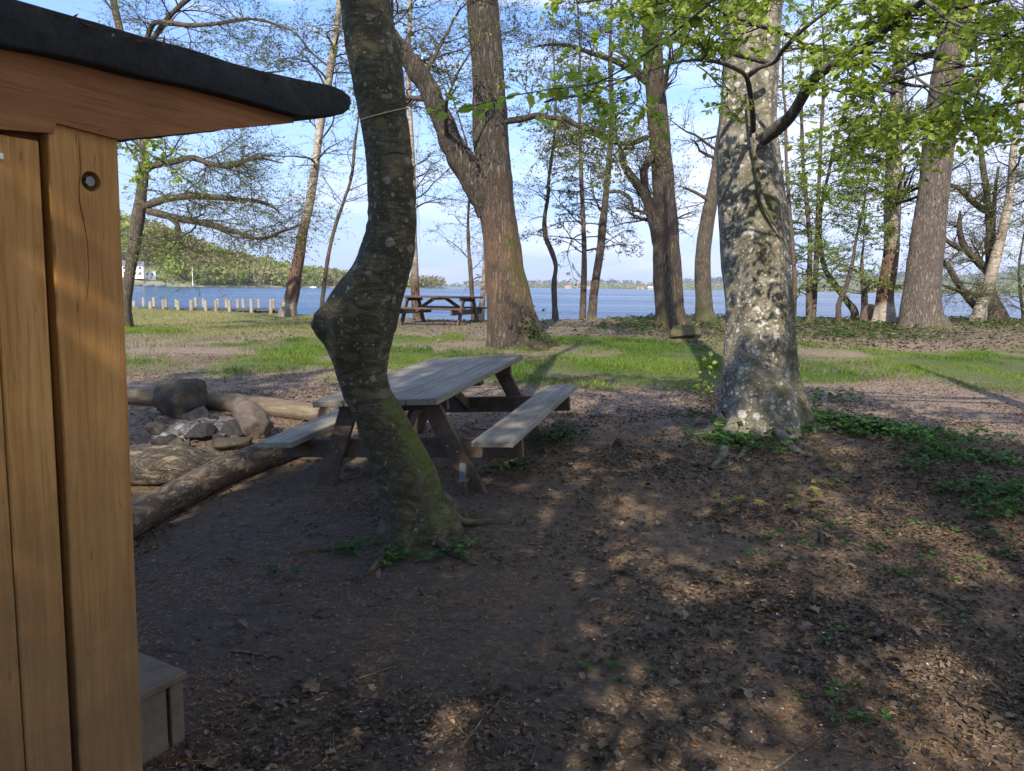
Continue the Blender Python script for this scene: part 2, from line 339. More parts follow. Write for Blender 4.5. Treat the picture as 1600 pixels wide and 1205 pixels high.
def wood(name, c1, c2, c3, grain=(30, 30, 2.0), knots=True, rough=.7, bd=.003, darker_foot=False):
    """grain runs along the Object Z (or the axis with the small scale)"""
    m, t, b, o = newmat(name); v = coords(t, grain); vo = coords(t)
    n1 = noise(t, v, 1.0, 4, .6, .8); n2_ = noise(t, coords(t, tuple(3.6*g for g in grain)), 1.0, 4, .7); n3 = noise(t, vo, 2.2, 4, .6)
    c = ramp(t, n1, [(.3, c1), (.5, c2), (.72, c3)])
    c = mixc(t, mth(t, 'MULTIPLY', ramp(t, n2_, [(.5, (0,)*3), (.66, (1,)*3)]), .45), c, tuple(x*.45 for x in c1))
    c = mixc(t, ramp(t, n3, [(.4, (0,)*3), (.75, (.6,)*3)]), c, tuple(x*.62 for x in c1))
    if knots:
        vk = N(t, 'TexVoronoi', i_Scale=1.0); t.links.new(coords(t, tuple(g*.11+.8 for g in grain)), vk.inputs['Vector'])
        kk = mth(t, 'MULTIPLY', mth(t, 'SUBTRACT', .17, vk.outputs['Distance']), 9.0, True)
        c = mixc(t, mth(t, 'MULTIPLY', kk, .8), c, tuple(x*.3 for x in c1))
        sk = noise(t, coords(t, tuple(2+g*.9 for g in grain)), 3.0, 3, .7); c = mixc(t, mth(t, 'MULTIPLY', mth(t, 'MULTIPLY', mth(t, 'SUBTRACT', sk, .63), 12.0, True), .6), c, tuple(x*.25 for x in c1))
    n5 = noise(t, coords(t, tuple(g*(9 if g > 4 else 3) for g in grain)), 1.0, 5, .75, .2)
    c = mixc(t, mth(t, 'MULTIPLY', mth(t, 'MULTIPLY', mth(t, 'SUBTRACT', n5, .46), 6.0, True), .27), c, tuple(x*.5 for x in c1))
    if darker_foot:
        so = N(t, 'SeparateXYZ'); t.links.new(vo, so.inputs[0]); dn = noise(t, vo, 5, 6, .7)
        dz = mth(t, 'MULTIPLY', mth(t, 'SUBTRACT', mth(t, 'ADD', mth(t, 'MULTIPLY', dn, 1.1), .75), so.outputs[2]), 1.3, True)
        c = mixc(t, mth(t, 'MULTIPLY', dz, .72), c, (.125, .085, .046))  # boards blend to a darker brown towards the bottom, noisy edge
    c = mixc(t, 1.0, c, vcol(t), 'MULTIPLY')
    t.links.new(c, b.inputs['Base Color']); b.inputs['Roughness'].default_value = rough
    bump(t, b, mth(t, 'ADD', n1, mth(t, 'ADD', n5, mth(t, 'MULTIPLY', n2_, .6))), .6, bd); return m
M['pine_wood'] = wood('pine_planks', (.42, .195, .05), (.55, .28, .08), (.64, .36, .12), (26, 26, 1.3), darker_foot=True)
M['pine_board'] = wood('pine_board', (.23, .09, .028), (.32, .135, .045), (.39, .18, .065), (1.2, 1.2, 24))
M['table_top'] = wood('weathered_planks', (.20, .175, .13), (.29, .26, .20), (.41, .37, .295), (16, 1.2, 16), False, .75)
M['table_leg'] = wood('dark_stained_timber', (.07, .05, .037), (.115, .08, .057), (.165, .12, .085), (7, 7, 7), False, .8)
M['grey_paint'] = wood('grey_brown_boards', (.135, .105, .07), (.17, .135, .095), (.21, .17, .12), (4, 4, 4), False, .7)
M['log_pale'] = wood('debarked_log', (.10, .078, .05), (.20, .155, .10), (.30, .245, .16), (1.1, 14, 14), False, .85, .012)
M['log_dark'] = bark('rotting_log', (.035, .03, .026), (.27, .215, .14), stretch=(2.5, 6, 6), bdist=.02, bstr=.9, moss=(.05, .05, .02), lich=(.5, .48, .4), lsc=6)
M['post_wood'] = wood('pier_timber', (.20, .165, .125), (.33, .28, .215), (.43, .37, .29), (12, 12, 3), False, .85)
M['deck_wood'] = wood('pier_deck', (.06, .06, .06), (.1, .1, .1), (.15, .15, .15), (3, 12, 12), False, .85)
def plain(name, c, rough=.6, metal=0.0, nsc=8.0, var=.35, bd=.004, bs=.4):
    m, t, b, o = newmat(name); n = noise(t, coords(t), nsc, 9, .78, .4); n = ramp(t, n, [(.3, (0,)*3), (.7, (1,)*3)])
    cc = mixc(t, n, tuple(x*(1-var) for x in c), tuple(min(1, x*(1+var)) for x in c)); cc = mixc(t, 1.0, cc, vcol(t), 'MULTIPLY')
    t.links.new(cc, b.inputs['Base Color']); b.inputs['Roughness'].default_value = rough; b.inputs['Metallic'].default_value = metal
    bump(t, b, n, bs, bd); return m
M['felt'] = plain('roofing_felt', (.026, .029, .028), .85, 0, 30, .65, .006, .9)
M['metal'] = plain('galvanised_metal', (.22, .23, .22), .5, .6, 20, .25)
M['rock_dark'] = plain('dark_stone', (.072, .060, .043), .85, 0, 9, .55, .02, .7)
M['rock_brown'] = plain('brown_stone', (.115, .092, .078), .85, 0, 7, .5, .02, .7)
M['ash'] = plain('ash_and_char', (.20, .20, .18), .95, 0, 22, 1.0, .04, 1.0)
def ash_mat():
    m, t, b, o = newmat('ash_and_char'); n = noise(t, coords(t), 11, 8, .75, .5)
    t.links.new(ramp(t, n, [(.36, (.03, .027, .025)), (.47, (.10, .09, .08)), (.56, (.22, .21, .19)), (.68, (.38, .37, .34))]), b.inputs['Base Color']); b.inputs['Roughness'].default_value = .95; bump(t, b, n, 1.0, .05); return m
M['ash'] = ash_mat()
M['char'] = plain('charred_wood', (.05, .045, .042), .9, 0, 20, .6, .02, 1.0)
M['white_wall'] = plain('white_render', (.8, .79, .75), .8, 0, 2, .05)
M['beige_wall'] = plain('beige_render', (.42, .36, .28), .8, 0, 2, .08)
M['slate'] = plain('grey_roof', (.17, .19, .22), .7, 0, 3, .2)
M['red_roof'] = plain('clay_tile_roof', (.42, .2, .13), .8, 0, 3, .2)
M['glass'] = plain('window_glass', (.05, .06, .07), .15, 0, 2, .1)
M['cord'] = plain('pale_cord', (.42, .42, .22), .8, 0, 30, .2)
M['petal'] = plain('white_petal', (.75, .74, .68), .8, 0, 10, .1)
M['stump'] = plain('stump_wood', (.33, .2, .13), .9, 0, 12, .5, .03, 1)
M['farhill'] = plain('meadow_and_wood', (.13, .14, .06), .95, 0, .02, .5, .1, .1)
M['shore'] = plain('shore_ground', (.23, .23, .12), .95, 0, .1, .3, .1, .1)
M['quay'] = plain('concrete_quay', (.3, .3, .29), .9, 0, 1.5, .3)
M['pebble'] = plain('pale_chip', (.62, .6, .52), .9, 0, 20, .2)

# ------------------------------------------------------------------ branch growth
def grow(rng, P, R, m, t0=.25, t1=1., l=(1, 2), ang=(.7, 1.2), k=6, wob=.22, up=0., flat=1., rs=.55, taper=.25, lfall=.5, rmin=.002):
    n, kk, _ = P.shape; t = rng.uniform(t0, t1, (n, m)); t.sort(axis=1); f = t*(kk-1); i = np.minimum(f.astype(int), kk-2); f = (f-i)[..., None]
    ar = np.arange(n)[:, None]; p = P[ar, i]*(1-f)+P[ar, i+1]*f; T = norm(P[ar, i+1]-P[ar, i]); r = R[ar, i]*(1-f[..., 0])+R[ar, i+1]*f[..., 0]
    v = rng.normal(size=(n, m, 3)); v[..., 2] *= flat; perp = norm(v-(v*T).sum(-1, keepdims=True)*T); perp[..., 2] *= flat
    a = rng.uniform(*ang, (n, m))[..., None]; d = norm(np.cos(a)*T+np.sin(a)*perp)
    L = rng.uniform(*l, (n, m))*(1-lfall*t); st = L/(k-1)
    Q = [p]; dr = d; drift = rng.normal(size=d.shape)*wob*.5
    for s in range(k-1):
        nn = rng.normal(size=d.shape)*wob; nn[..., 2] *= flat
        dr = dr+nn+drift*.5; dr[..., 2] += up; dr = norm(dr); Q.append(Q[-1]+dr*st[..., None])
    Q = np.stack(Q, 2).reshape(n*m, k, 3); R0 = np.maximum(r*rs*rng.uniform(.7, 1., (n, m)), rmin).reshape(-1)
    return Q, R0[:, None]*np.linspace(1, taper, k)[None]
def leaves(mb, rng, P, R, per, size, t0=.1, flat=.5, shape='quad', mi=0, droop=.2, asp=.62, fold=.25, cl=None):
    n, k, _ = P.shape; t = rng.uniform(t0, 1, (n, per)); f = t*(k-1); i = np.minimum(f.astype(int), k-2); f = (f-i)[..., None]; ar = np.arange(n)[:, None]
    p = (P[ar, i]*(1-f)+P[ar, i+1]*f).reshape(-1, 3); T = norm(P[ar, i+1]-P[ar, i]).reshape(-1, 3); N_ = len(p)
    v = rng.normal(size=(N_, 3)); v[:, 2] *= flat; d = norm(T*.6+norm(v)*1.0); d[:, 2] -= droop*rng.uniform(0, 1.6, N_); d = norm(d)
    up_ = rng.normal(size=(N_, 3))*.55+np.array([0, 0, 1.]); s = norm(np.cross(d, up_)); nn = np.cross(s, d)
    L = rng.uniform(size[0], size[1], N_)[:, None]; col = np.stack([rng.uniform(0, 1, N_), rng.uniform(.7, 1.1, N_), np.zeros(N_)], 1) if cl is None else cl(p, rng)
    addleaves(mb, p, d, s, nn, L, col, shape, asp, fold, mi)
def addleaves(mb, p, d, s, nn, L, col, shape='quad', asp=.62, fold=.25, mi=0):
    N_ = len(p)
    if shape == 'quad':
        V = np.stack([p, p+d*L*.5+s*L*asp*.5, p+d*L, p+d*L*.5-s*L*asp*.5], 1); q = np.arange(N_)[:, None]*4+np.array([[0, 1, 2, 3]])
        mb.add(V, q, np.repeat(col, 4, 0), mi)
    elif shape == 'lobed':
        tm_ = np.array([0, .16, .32, .46, .6, .76, .9, 1.]); sd_ = np.array([.04, .30, .17, .44, .25, .42, .20, .02]); cu = fold*(1-4*(tm_-.5)**2)*.35; rs_ = 1+.25*np.sin(p[:, :1]*900+tm_*40)
        mid = p[:, None]+d[:, None]*L[:, None]*tm_[None, :, None]+nn[:, None]*L[:, None]*cu[None, :, None]; off = s[:, None]*L[:, None]*(sd_[None]*rs_*asp*1.3)[..., None]; lift = nn[:, None]*L[:, None]*(sd_*fold*.6)[None, :, None]
        V = np.concatenate([mid, mid+off+lift, mid-off+lift], 1); b_ = np.arange(N_)[:, None]*24; q = np.concatenate([b_+np.array([[i, i+8, i+9, i+1]]) for i in range(7)]+[b_+np.array([[i, i+1, i+17, i+16]]) for i in range(7)])
        mb.add(V.reshape(-1, 3), q, np.repeat(col, 24, 0), mi)
    else:
        z = nn*L*fold*asp
        V = np.stack([p, p+d*L*.28+s*L*asp*.46+z*.8, p+d*L*.68+s*L*asp*.42+z*.7, p+d*L, p+d*L*.68-s*L*asp*.42+z*.7, p+d*L*.28-s*L*asp*.46+z*.8], 1)
        b_ = np.arange(N_)[:, None]*6; q = np.concatenate([b_+np.array([[0, 1, 2, 3]]), b_+np.array([[0, 3, 4, 5]])])
        mb.add(V, q, np.repeat(col, 6, 0), mi)

# ------------------------------------------------------------------ trunks
def trunk_rows(rows, d, base=None):
    """rows (y, xl, xr[, depth]) in the photograph's outline at depth d -> polyline with radii from bottom to top"""
    P = []; R = []
    for r in sorted(rows, key=lambda r: -r[0]):
        dd = r[3] if len(r) > 3 else d; p = at((r[1]+r[2])/2, r[0], dd); P.append(p); R.append((r[2]-r[1])/2*px2m(p))
    return np.array(P), np.array(R)
def extend_up(P, R, top, rng, wob=.12, n=5):
    P = list(P); R = list(R); dr = norm(P[-1]-P[-3]); dr = norm(dr+np.array([0, 0, .6])); z0 = P[-1][2]; st = (top-z0)/n; r0_ = R[-1]
    for i in range(n):
        dr = norm(dr+rng.normal(size=3)*wob+np.array([0, 0, .15])); P.append(P[-1]+dr*st); R.append(r0_*(1-.8*(i+1)/n))
    return np.array(P), np.array(R)
def trunk_mesh(P, R, sides=32, n=80, flare=.0, lobes=5, flh=.5, fl=.03, seed=1, maskfn=None, nsc=3., disp=.02, knots=(), sink=.25, phase=0.):
    """a trunk with fluting, root flare and bumps. returns verts, quads, colours"""
    P = np.asarray(P, float); b = P[0]-norm(P[1]-P[0])*0; g = b.copy(); g[2] -= sink
    P = np.concatenate([[g], P]); R = np.concatenate([[R[0]*1.05], R]); Q, Rq = resample(P, R, n)
    T = norm(np.gradient(Q, axis=0)); A = norm(np.cross(T, np.array([0, 1., 0.]))); B = np.cross(T, A)*-1
    th = np.linspace(0, 2*np.pi, sides, endpoint=False); hz = Q[:, 2]-P[1][2]
    TH, HZ = np.meshgrid(th, hz); fo = np.exp(-np.maximum(HZ, -.1)/flh)
    lob = .55+.45*np.cos(lobes*TH+phase+1.3*np.sin(2*TH+seed)); rad = Rq[:, None]*(1+flare*fo*np.maximum(lob, 0)**1.5+fl*np.sin(lobes*TH+phase*.7+HZ*.8)+fl*.7*np.sin(2*TH+HZ*2+seed))
    D = A[:, None]*np.cos(th)[None, :, None]+B[:, None]*np.sin(th)[None, :, None]
    V = Q[:, None]+D*rad[..., None]; V = V+D*(fbm(V*nsc, 4, seed)*disp)[..., None]
    for (kx, ky, kz, kr, kh) in knots:
        dist = np.linalg.norm(V-np.array([kx, ky, kz]), axis=-1); V = V+D*(kh*np.exp(-(dist/kr)**2))[..., None]
    i = np.arange(n-1)[:, None]*sides; j = np.arange(sides)[None]; j2 = (j+1) % sides
    q = np.stack([i+j, i+j2, i+j2+sides, i+j+sides], -1).reshape(-1, 4)
    C = np.zeros(V.shape) if maskfn is None else maskfn(V, D, HZ)
    return V.reshape(-1, 3), q, C.reshape(-1, 3), Q, Rq
def maskc(V, r, g, b_): return np.stack([np.broadcast_to(r, V.shape[:2]), np.broadcast_to(g, V.shape[:2]), np.broadcast_to(b_, V.shape[:2])], -1)
def limb(mb, P, R, sides=14, n=24, nsc=5, disp=.01, seed=3, col=(0, 0, 0), mi=0):
    Q, Rq = resample(P, R, n); V, q = tubes(Q[None], Rq[None], sides); c = np.repeat(Q, sides, 0); D = norm(V-c); V = V+D*(fbm(V*nsc, 3, seed)*disp)[:, None]
    mb.add(V, q, col, mi); return Q, Rq

# ================================================================== THE SETTING
rng = np.random.default_rng(11)
def lawn(x, y):                                                       # 0..1 green turf
    w_ = n2(x, y, .45, 3, 31)*1.7+n2(x, y, 1.7, 2, 33)*.7
    lo = np.interp(x, [-9, -4, 0, 3, 8, 14], [9.8, 10.4, 10.6, 10.3, 9.6, 9.6]); hi = np.interp(x, [-14, -5, -1, 1, 4, 12], [18.5, 17.5, 16, 16.5, 15.8, 15.5])
    m = sstep(lo-.7, lo+1.3, y+w_*.8)*(1-sstep(hi-1.6, hi+1.6, y+w_*1.6))
    worn = sstep(-.16, .2, n2(x, y, .55, 4, 75))*np.interp(x, [-2, 1], [.95, .75])
    return m*(1-worn)
def gcol(x, y):
    c = np.empty(x.shape+(3,)); c[:] = (.158, .114, .071)
    def mix(m, col): c[:] = c*(1-m[..., None])+np.array(col)*m[..., None]
    n = n2(x, y, .9, 4, 51); nn = n2(x, y, 2.8, 3, 53)
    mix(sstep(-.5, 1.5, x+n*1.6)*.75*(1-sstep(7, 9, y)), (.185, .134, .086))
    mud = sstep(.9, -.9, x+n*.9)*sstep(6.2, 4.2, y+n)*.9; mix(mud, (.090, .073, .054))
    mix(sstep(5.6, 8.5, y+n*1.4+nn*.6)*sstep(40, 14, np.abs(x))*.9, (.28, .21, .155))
    mix(sstep(.1, .5, n2(x, y, .8, 4, 57))*.55*sstep(5, 8, y), (.11, .08, .06))
    mix(sstep(15.5, 18, y+n*1.5), (.17, .135, .10))
    mix(sstep(-.2, .5, n2(x, y, .6, 4, 59)+.1)*sstep(16, 18, y)*sstep(3, 5, x)*.8, (.08, .10, .035))
    mix(sstep(16.5, 18.5, y+n)*sstep(-3.4, -4.8, x), (.24, .215, .085))
    mix(sstep(-.3, .6, n2(x, y, .5, 4, 61))*sstep(15, 18, y)*sstep(-2, -4, x)*.6, (.13, .16, .045))
    mix(lawn(x, y)*.9, (.09, .12, .03))
    return c
def warp(a, b, n, k):
    t = np.linspace(np.arcsinh(a/k), np.arcsinh(b/k), n); return k*np.sinh(t)
gx = warp(-160, 160, 420, 2.6); gy = np.concatenate([warp(-90, 1.2, 60, 3), 1.2+warp(.02, 33, 400, 3.2)])
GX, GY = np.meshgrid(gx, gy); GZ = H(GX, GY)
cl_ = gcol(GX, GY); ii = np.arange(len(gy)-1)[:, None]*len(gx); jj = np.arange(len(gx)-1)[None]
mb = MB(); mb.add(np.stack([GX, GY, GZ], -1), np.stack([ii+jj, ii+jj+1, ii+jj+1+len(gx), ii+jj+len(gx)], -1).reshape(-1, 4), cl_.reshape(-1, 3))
tag(mb.build('ground', M['ground']), kind='structure')
mb = MB(); xs = np.linspace(-4500, 4500, 10); ys = np.array([18, 60, 200, 700, 2500, 9000]); WX, WY = np.meshgrid(xs, ys); ii = np.arange(5)[:, None]*10; jj = np.arange(9)[None]
mb.add(np.stack([WX, WY, WX*0-.4], -1), np.stack([ii+jj, ii+jj+1, ii+jj+11, ii+jj+10], -1).reshape(-1, 4)); tag(mb.build('lake_water', M['water'], smooth=False), kind='structure')

# ---- left wooded hill across the bay
SA = np.array([-190., 225.]); SB = np.array([-44., 560.]); SD = norm(SB-SA); SN = np.array([-SD[1], SD[0]]); SL = np.linalg.norm(SB-SA)
def hillz(s, t):                                                      # s along the shore 0..1, t metres inland
    ridge = np.interp(s, [-.4, .25, .37, .40, .44, .47, .55, .66, .8, .93, 1.0, 1.05], [23, 28, 28, 27, 22, 19, 11, 5.5, 3.5, 2, .5, -3])
    wd = np.interp(s, [-.4, .3, 1.05], [95, 75, 30]); z = -1.2+ridge*sstep(0, 1, t/wd)+np.minimum(t, 3)*.45
    return z+1.5*n2(s*SL, t, .03, 3, 77)*sstep(2, 15, t)
ss = np.linspace(-.4, 1.06, 120); ts = np.concatenate([np.linspace(-4, 8, 12), np.linspace(12, 200, 40)]); S_, T_ = np.meshgrid(ss, ts)
XY = SA+(SD*SL)*S_[..., None]+SN*T_[..., None]; ii = np.arange(len(ts)-1)[:, None]*120; jj = np.arange(119)[None]
mb = MB(); mb.add(np.concatenate([XY, hillz(S_, T_)[..., None]], -1), np.stack([ii+jj, ii+jj+1, ii+jj+121, ii+jj+120], -1).reshape(-1, 4)); tag(mb.build('hill', M['shore']), kind='structure')
def crowns(mb, rng, Cn, Rd, cols, nf=90, fs=.33, zs=.85):
    n_ = len(Cn); v = rng.normal(size=(n_, nf, 3)); v = norm(v)*rng.uniform(.45, 1, (n_, nf, 1))**.5; v[..., 2] *= zs; v[..., 2] += .12*np.sin(7*v[..., 0]+rng.uniform(0, 6, (n_, 1)))
    v *= 1+.25*fbm(v*2.0+rng.uniform(0, 99, (n_, 1, 1)), 2, 5)[..., None]
    p = (Cn[:, None]+v*Rd[:, None, None]).reshape(-1, 3); d = norm(rng.normal(size=p.shape)); s = norm(np.cross(d, rng.normal(size=p.shape))); nn = np.cross(s, d)
    L = np.repeat(Rd, nf)[:, None]*fs*rng.uniform(.6, 1.4, (len(p), 1)); c = np.repeat(cols, nf, 0).copy(); c[:, 1] *= rng.uniform(.75, 1.15, len(c)); c[:, 0] = np.clip(c[:, 0]+rng.normal(size=len(c))*.1, 0, 1)
    addleaves(mb, p-d*L*.5, d, s, nn, L, c, 'quad', .8)
n_ = 2300; s = rng.uniform(-.35, .985, n_); t = rng.uniform(3, 105, n_)**1.0
P = SA+(SD*SL)*s[:, None]+SN*t[:, None]; pxx = 800+F*P[:, 0]/P[:, 1]; keep = ~((pxx < 258) & (t < 27)) & ~((pxx < 296) & (t < 9)); s = s[keep]; t = t[keep]; P = P[keep]; rr = rng.uniform(3.2, 5.6, len(s))*np.interp(s, [0, 1], [1, .85]); zz = hillz(s, t)+rr*.95
kind = rng.uniform(0, 1, len(s)); C3 = np.concatenate([P, zz[:, None]], 1)
M['forest_olive'] = leafmat('bare_wood_canopy', (.19, .165, .08), (.30, .26, .11), .2, .9)
M['conifer_far'] = leafmat('conifer_canopy', (.03, .05, .035), (.055, .08, .045), .1, .9)
M['lime_leaf'] = leafmat('lime_green_leaf', (.22, .33, .04), (.36, .46, .07), .35, .8)
mb = MB(); cc = np.stack([rng.uniform(0, 1, len(s)), rng.uniform(.7, 1.1, len(s)), np.zeros(len(s))], 1)
a = kind < .5; crowns(mb, rng, C3[a], rr[a], cc[a]); 
n0 = len(mb.m); a = (kind >= .5) & (kind < .93); crowns(mb, rng, C3[a], rr[a], cc[a]); mb.m[-1][:] = 1
a = kind >= .93; crowns(mb, rng, C3[a], rr[a], cc[a]); mb.m[-1][:] = 2
tag(mb.build('hillside_forest', [M['forest'], M['forest_olive'], M['lime_leaf']]), 'spring green and olive woodland covering the hill beyond the bay', 'forest', kind='stuff')
# bright tree, house, annex, mast and quay on that shore
def proj(P_):
    v = np.asarray(P_)-CAM; z = v@fwd; return np.array([800+F*(v@right)/z, 602.5-F*(v@up)/z])
def hp(px, t):                                                        # point on the hill whose column matches photo column px, t metres inland
    best = min(np.linspace(-.4, 1.0, 1400), key=lambda q: abs(proj(np.append(SA+SD*SL*q+SN*t, 0))[0]-px)); p = SA+SD*SL*best+SN*t; return np.array([p[0], p[1], float(hillz(best, t))])
p = hp(266, 22); g_ = at(266, 440, p[1]); root = thing('bright_tree', (p[0], p[1], p[2]), 'single lime green leafy tree right of the white house across the water', 'tree')
mb = MB(); V, q = tubes(np.array([[[0, 0, -1], [0.2, 0, 2], [.1, 0, 6]]]), np.array([[.5, .4, .2]]), 8); mb.add(V, q); mb.build('trunk', M['thin_bark'], root)
mb = MB(); cs = rng.normal(size=(16, 3))*np.array([2.0, 2.0, 2.8])+np.array([0, 0, 7.8]); crowns(mb, rng, cs, rng.uniform(1.8, 3.0, 16), np.stack([rng.uniform(0, 1, 16), np.ones(16), np.zeros(16)], 1), 120, .3)
mb.build('crown', M['lime_leaf'], root)
def house(name, label, c, L, W, h, rh, roofm, yaw, flat=False, wins=(), wallm='white_wall'):
    root = thing(name, c, label, 'house', rot=(0, 0, yaw)); mb = MB(); box(mb, (0, 0, h/2-.5), (L, W, h+1), bev=.02); mb.build('wall', M[wallm], root, smooth=False)
    mb = MB()
    if flat: box(mb, (0, 0, h+.1), (L+.3, W+.3, .2), bev=.02)
    else: prism(mb, [(-W/2-.4, h-.05), (W/2+.4, h-.05), (0, h+rh)], L+.6, np.array([L/2+.3, 0, 0]), np.array([0, 1., 0]), np.array([0, 0, 1.]), np.array([1., 0, 0]))
    mb.build('roof', M[roofm], root, smooth=False)
    for (wx, wz, ww, wh) in wins:
        mb = MB(); box(mb, (wx, -W/2-.02, wz), (ww, .1, wh), bev=.01); mb.build('window', M['glass'], root, smooth=False)
    return root
yw = math.atan2(SD[1], SD[0])*.35
p = hp(209, 16); house('white_house', 'large white house with grey gabled roof on the far left shore', p+np.array([0, 0, .6]), 8.5, 7, 4.6, 2.0, 'slate', yw, wins=[(x, z, .8, 1.0) for x in (-3, -1, 1, 3) for z in (1.3, 3.5)])
p = hp(231, 15.5); house('white_annex', 'low flat white building beside the large white house', p+np.array([0, 0, .2]), 6.5, 4, 2.6, 0, 'white_wall', yw, True, wins=[(x, 1.5, .8, .8) for x in (-2, 0, 2)])
p = hp(301, 2.2); root = thing('mast', p, 'pale tall mast standing on the quay before the wooded hill', 'mast')
mb = MB(); V, q = tubes(np.array([[[0, 0, -.6], [0, 0, 4], [0, 0, 8.2]]]), np.array([[.22, .17, .12]]), 10); mb.add(V, q); mb.build('pole', M['white_wall'], root)
mb = MB(); box(mb, (0, 0, .1), (.7, .7, .9), bev=.03); mb.build('foot', M['quay'], root)
mb = MB()
for a_, b_ in zip(np.linspace(-.2, .285, 30)[:-1], np.linspace(-.2, .285, 30)[1:]):
    A_ = SA+SD*SL*a_+SN*-.5; B_ = SA+SD*SL*b_+SN*-.5; beam(mb, (*A_, .1), (*B_, .1), 1.0, 2.4, bev=.02)
tag(mb.build('quay', M['quay']), 'long low grey quay along the far left shore below the house', 'quay')
for k, (px, dd, ll) in enumerate(((490, 395, 3.2), (596, 470, 4.0))):
    c = at(px, 453.5, dd); root = thing('boat', (c[0], c[1], -.4), ['small white moored boat near the leaning birch stem across the bay', 'tiny white boat moored below the far end of the wooded hill'][k], 'boat', rot=(0, 0, .2))
    mb = MB(); prism(mb, [(-ll/2, .1), (-ll/2+.3, -.3), (ll/2-.6, -.3), (ll/2, .7), (-ll/2, .55)], 1.3, np.array([0, .65, .1]), np.array([1., 0, 0]), np.array([0, 0, 1.]), np.array([0, 1., 0])); mb.build('hull', M['white_wall'], root, smooth=False)
    mb = MB(); prism(mb, [(-.6, .5), (.7, .5), (.35, 1.15), (-.5, 1.15)], .9, np.array([0, .45, .1]), np.array([1., 0, 0]), np.array([0, 0, 1.]), np.array([0, 1., 0])); mb.build('cabin', M['slate'], root, smooth=False)

# ---- far shore
def fz(px): return np.interp(px, [300, 640, 700, 830, 940, 1010, 1100, 1200, 1300, 1450, 1600, 1800, 2400], [3, 4, 5, 13, 15, 14, 26, 34, 40, 42, 60, 62, 60])
pxs = np.linspace(500, 2600, 200); ts = np.concatenate([[-30, 0, 20, 60, 120], np.linspace(200, 1500, 14)])
dsh = lambda px: np.interp(px, [500, 800, 1100, 1600, 2600], [2300, 1900, 1750, 1250, 900])
PX, TS = np.meshgrid(pxs, ts); Y = dsh(PX)+TS; X = (PX-800)/F*Y; Z = -1.4+np.minimum(TS, 0)*.1+fz(PX)*sstep(0, 1, TS/700)+fz(PX)*.18*n2(X, Y, .002, 3, 8)*sstep(0, 200, TS)+1.4*sstep(-1, 20, TS)
ii = np.arange(len(ts)-1)[:, None]*200; jj = np.arange(199)[None]
mb = MB(); mb.add(np.stack([X, Y, Z], -1), np.stack([ii+jj, ii+jj+1, ii+jj+201, ii+jj+200], -1).reshape(-1, 4)); tag(mb.build('far_hills', M['farhill']), kind='structure')
n_ = 2600; px = rng.uniform(600, 2300, n_); t = rng.uniform(5, 900, n_); fld = n2(px*.02, t*.004, 1.0, 2, 4) > .02; front = t < 90; keep = front | ~fld; px = px[keep]; t = t[keep]
Y = dsh(px)+t; X = (px-800)/F*Y; rr = rng.uniform(6, 11, len(px)); Z = fz(px)*sstep(0, 1, t/700)+fz(px)*.18*n2(X, Y, .002, 3, 8)*sstep(0, 200, t)+rr*.5
con = (t > 450); C3 = np.stack([X, Y, Z], 1); cc = np.stack([rng.uniform(0, 1, len(px)), rng.uniform(.7, 1.1, len(px)), np.zeros(len(px))], 1)
mb = MB(); crowns(mb, rng, C3[~con], rr[~con], cc[~con], 30, .5, .8); crowns(mb, rng, C3[con], rr[con], cc[con], 30, .5, 1.1); mb.m[-1][:] = 1
k = rng.uniform(0, 1, len(mb.m[0])) < .5; mb.m[0][k] = 2
tag(mb.build('far_shore_forest', [M['forest'], M['conifer_far'], M['forest_olive']]), 'hazy low woodland lining the far shore of the lake', 'forest', kind='stuff')
fh = [(884, 12, 'red_roof', 'wide pale lakeside building with red roof left of the far mast'), (905, 18, 'red_roof', 'tallest pale lakeside building with red roof under the far mast'), (917, 10, 'slate', 'small pale lakeside building with grey roof right of the far mast'), (996, 14, 'red_roof', 'lone red roofed building on the far shore near the forked oak'), (1012, 10, 'white_wall', 'low white shed on the far shore behind the rough oak')]
for (px, L_, rm, lb) in fh:
    d_ = float(dsh(px))+14; c = np.array([(px-800)/F*d_, d_, .6]); house('lakeside_building', lb, c, L_*1.2, 10, 3.6, 3.0, rm, .1, wins=[(x*L_*.3, 1.8, 1.2, 1.4) for x in (-1, 0, 1)], wallm='beige_wall')
c = np.array([(901-800)/F*1930, 1930, 1]); root = thing('radio_mast', c, 'thin pale mast rising above the pale buildings on the far shore', 'mast')
mb = MB(); V, q = tubes(np.array([[[0, 0, 0], [0, 0, 20], [0, 0, 38]]]), np.array([[1.0, .8, .4]]), 6); mb.add(V, q); mb.build('pole', M['quay'], root)
mb = MB(); box(mb, (0, 0, 14), (9, .6, .6), bev=.02); mb.build('cross_arm', M['quay'], root); mb = MB(); box(mb, (0, 0, 27), (6, .5, .5), bev=.02); mb.build('cross_arm', M['quay'], root)

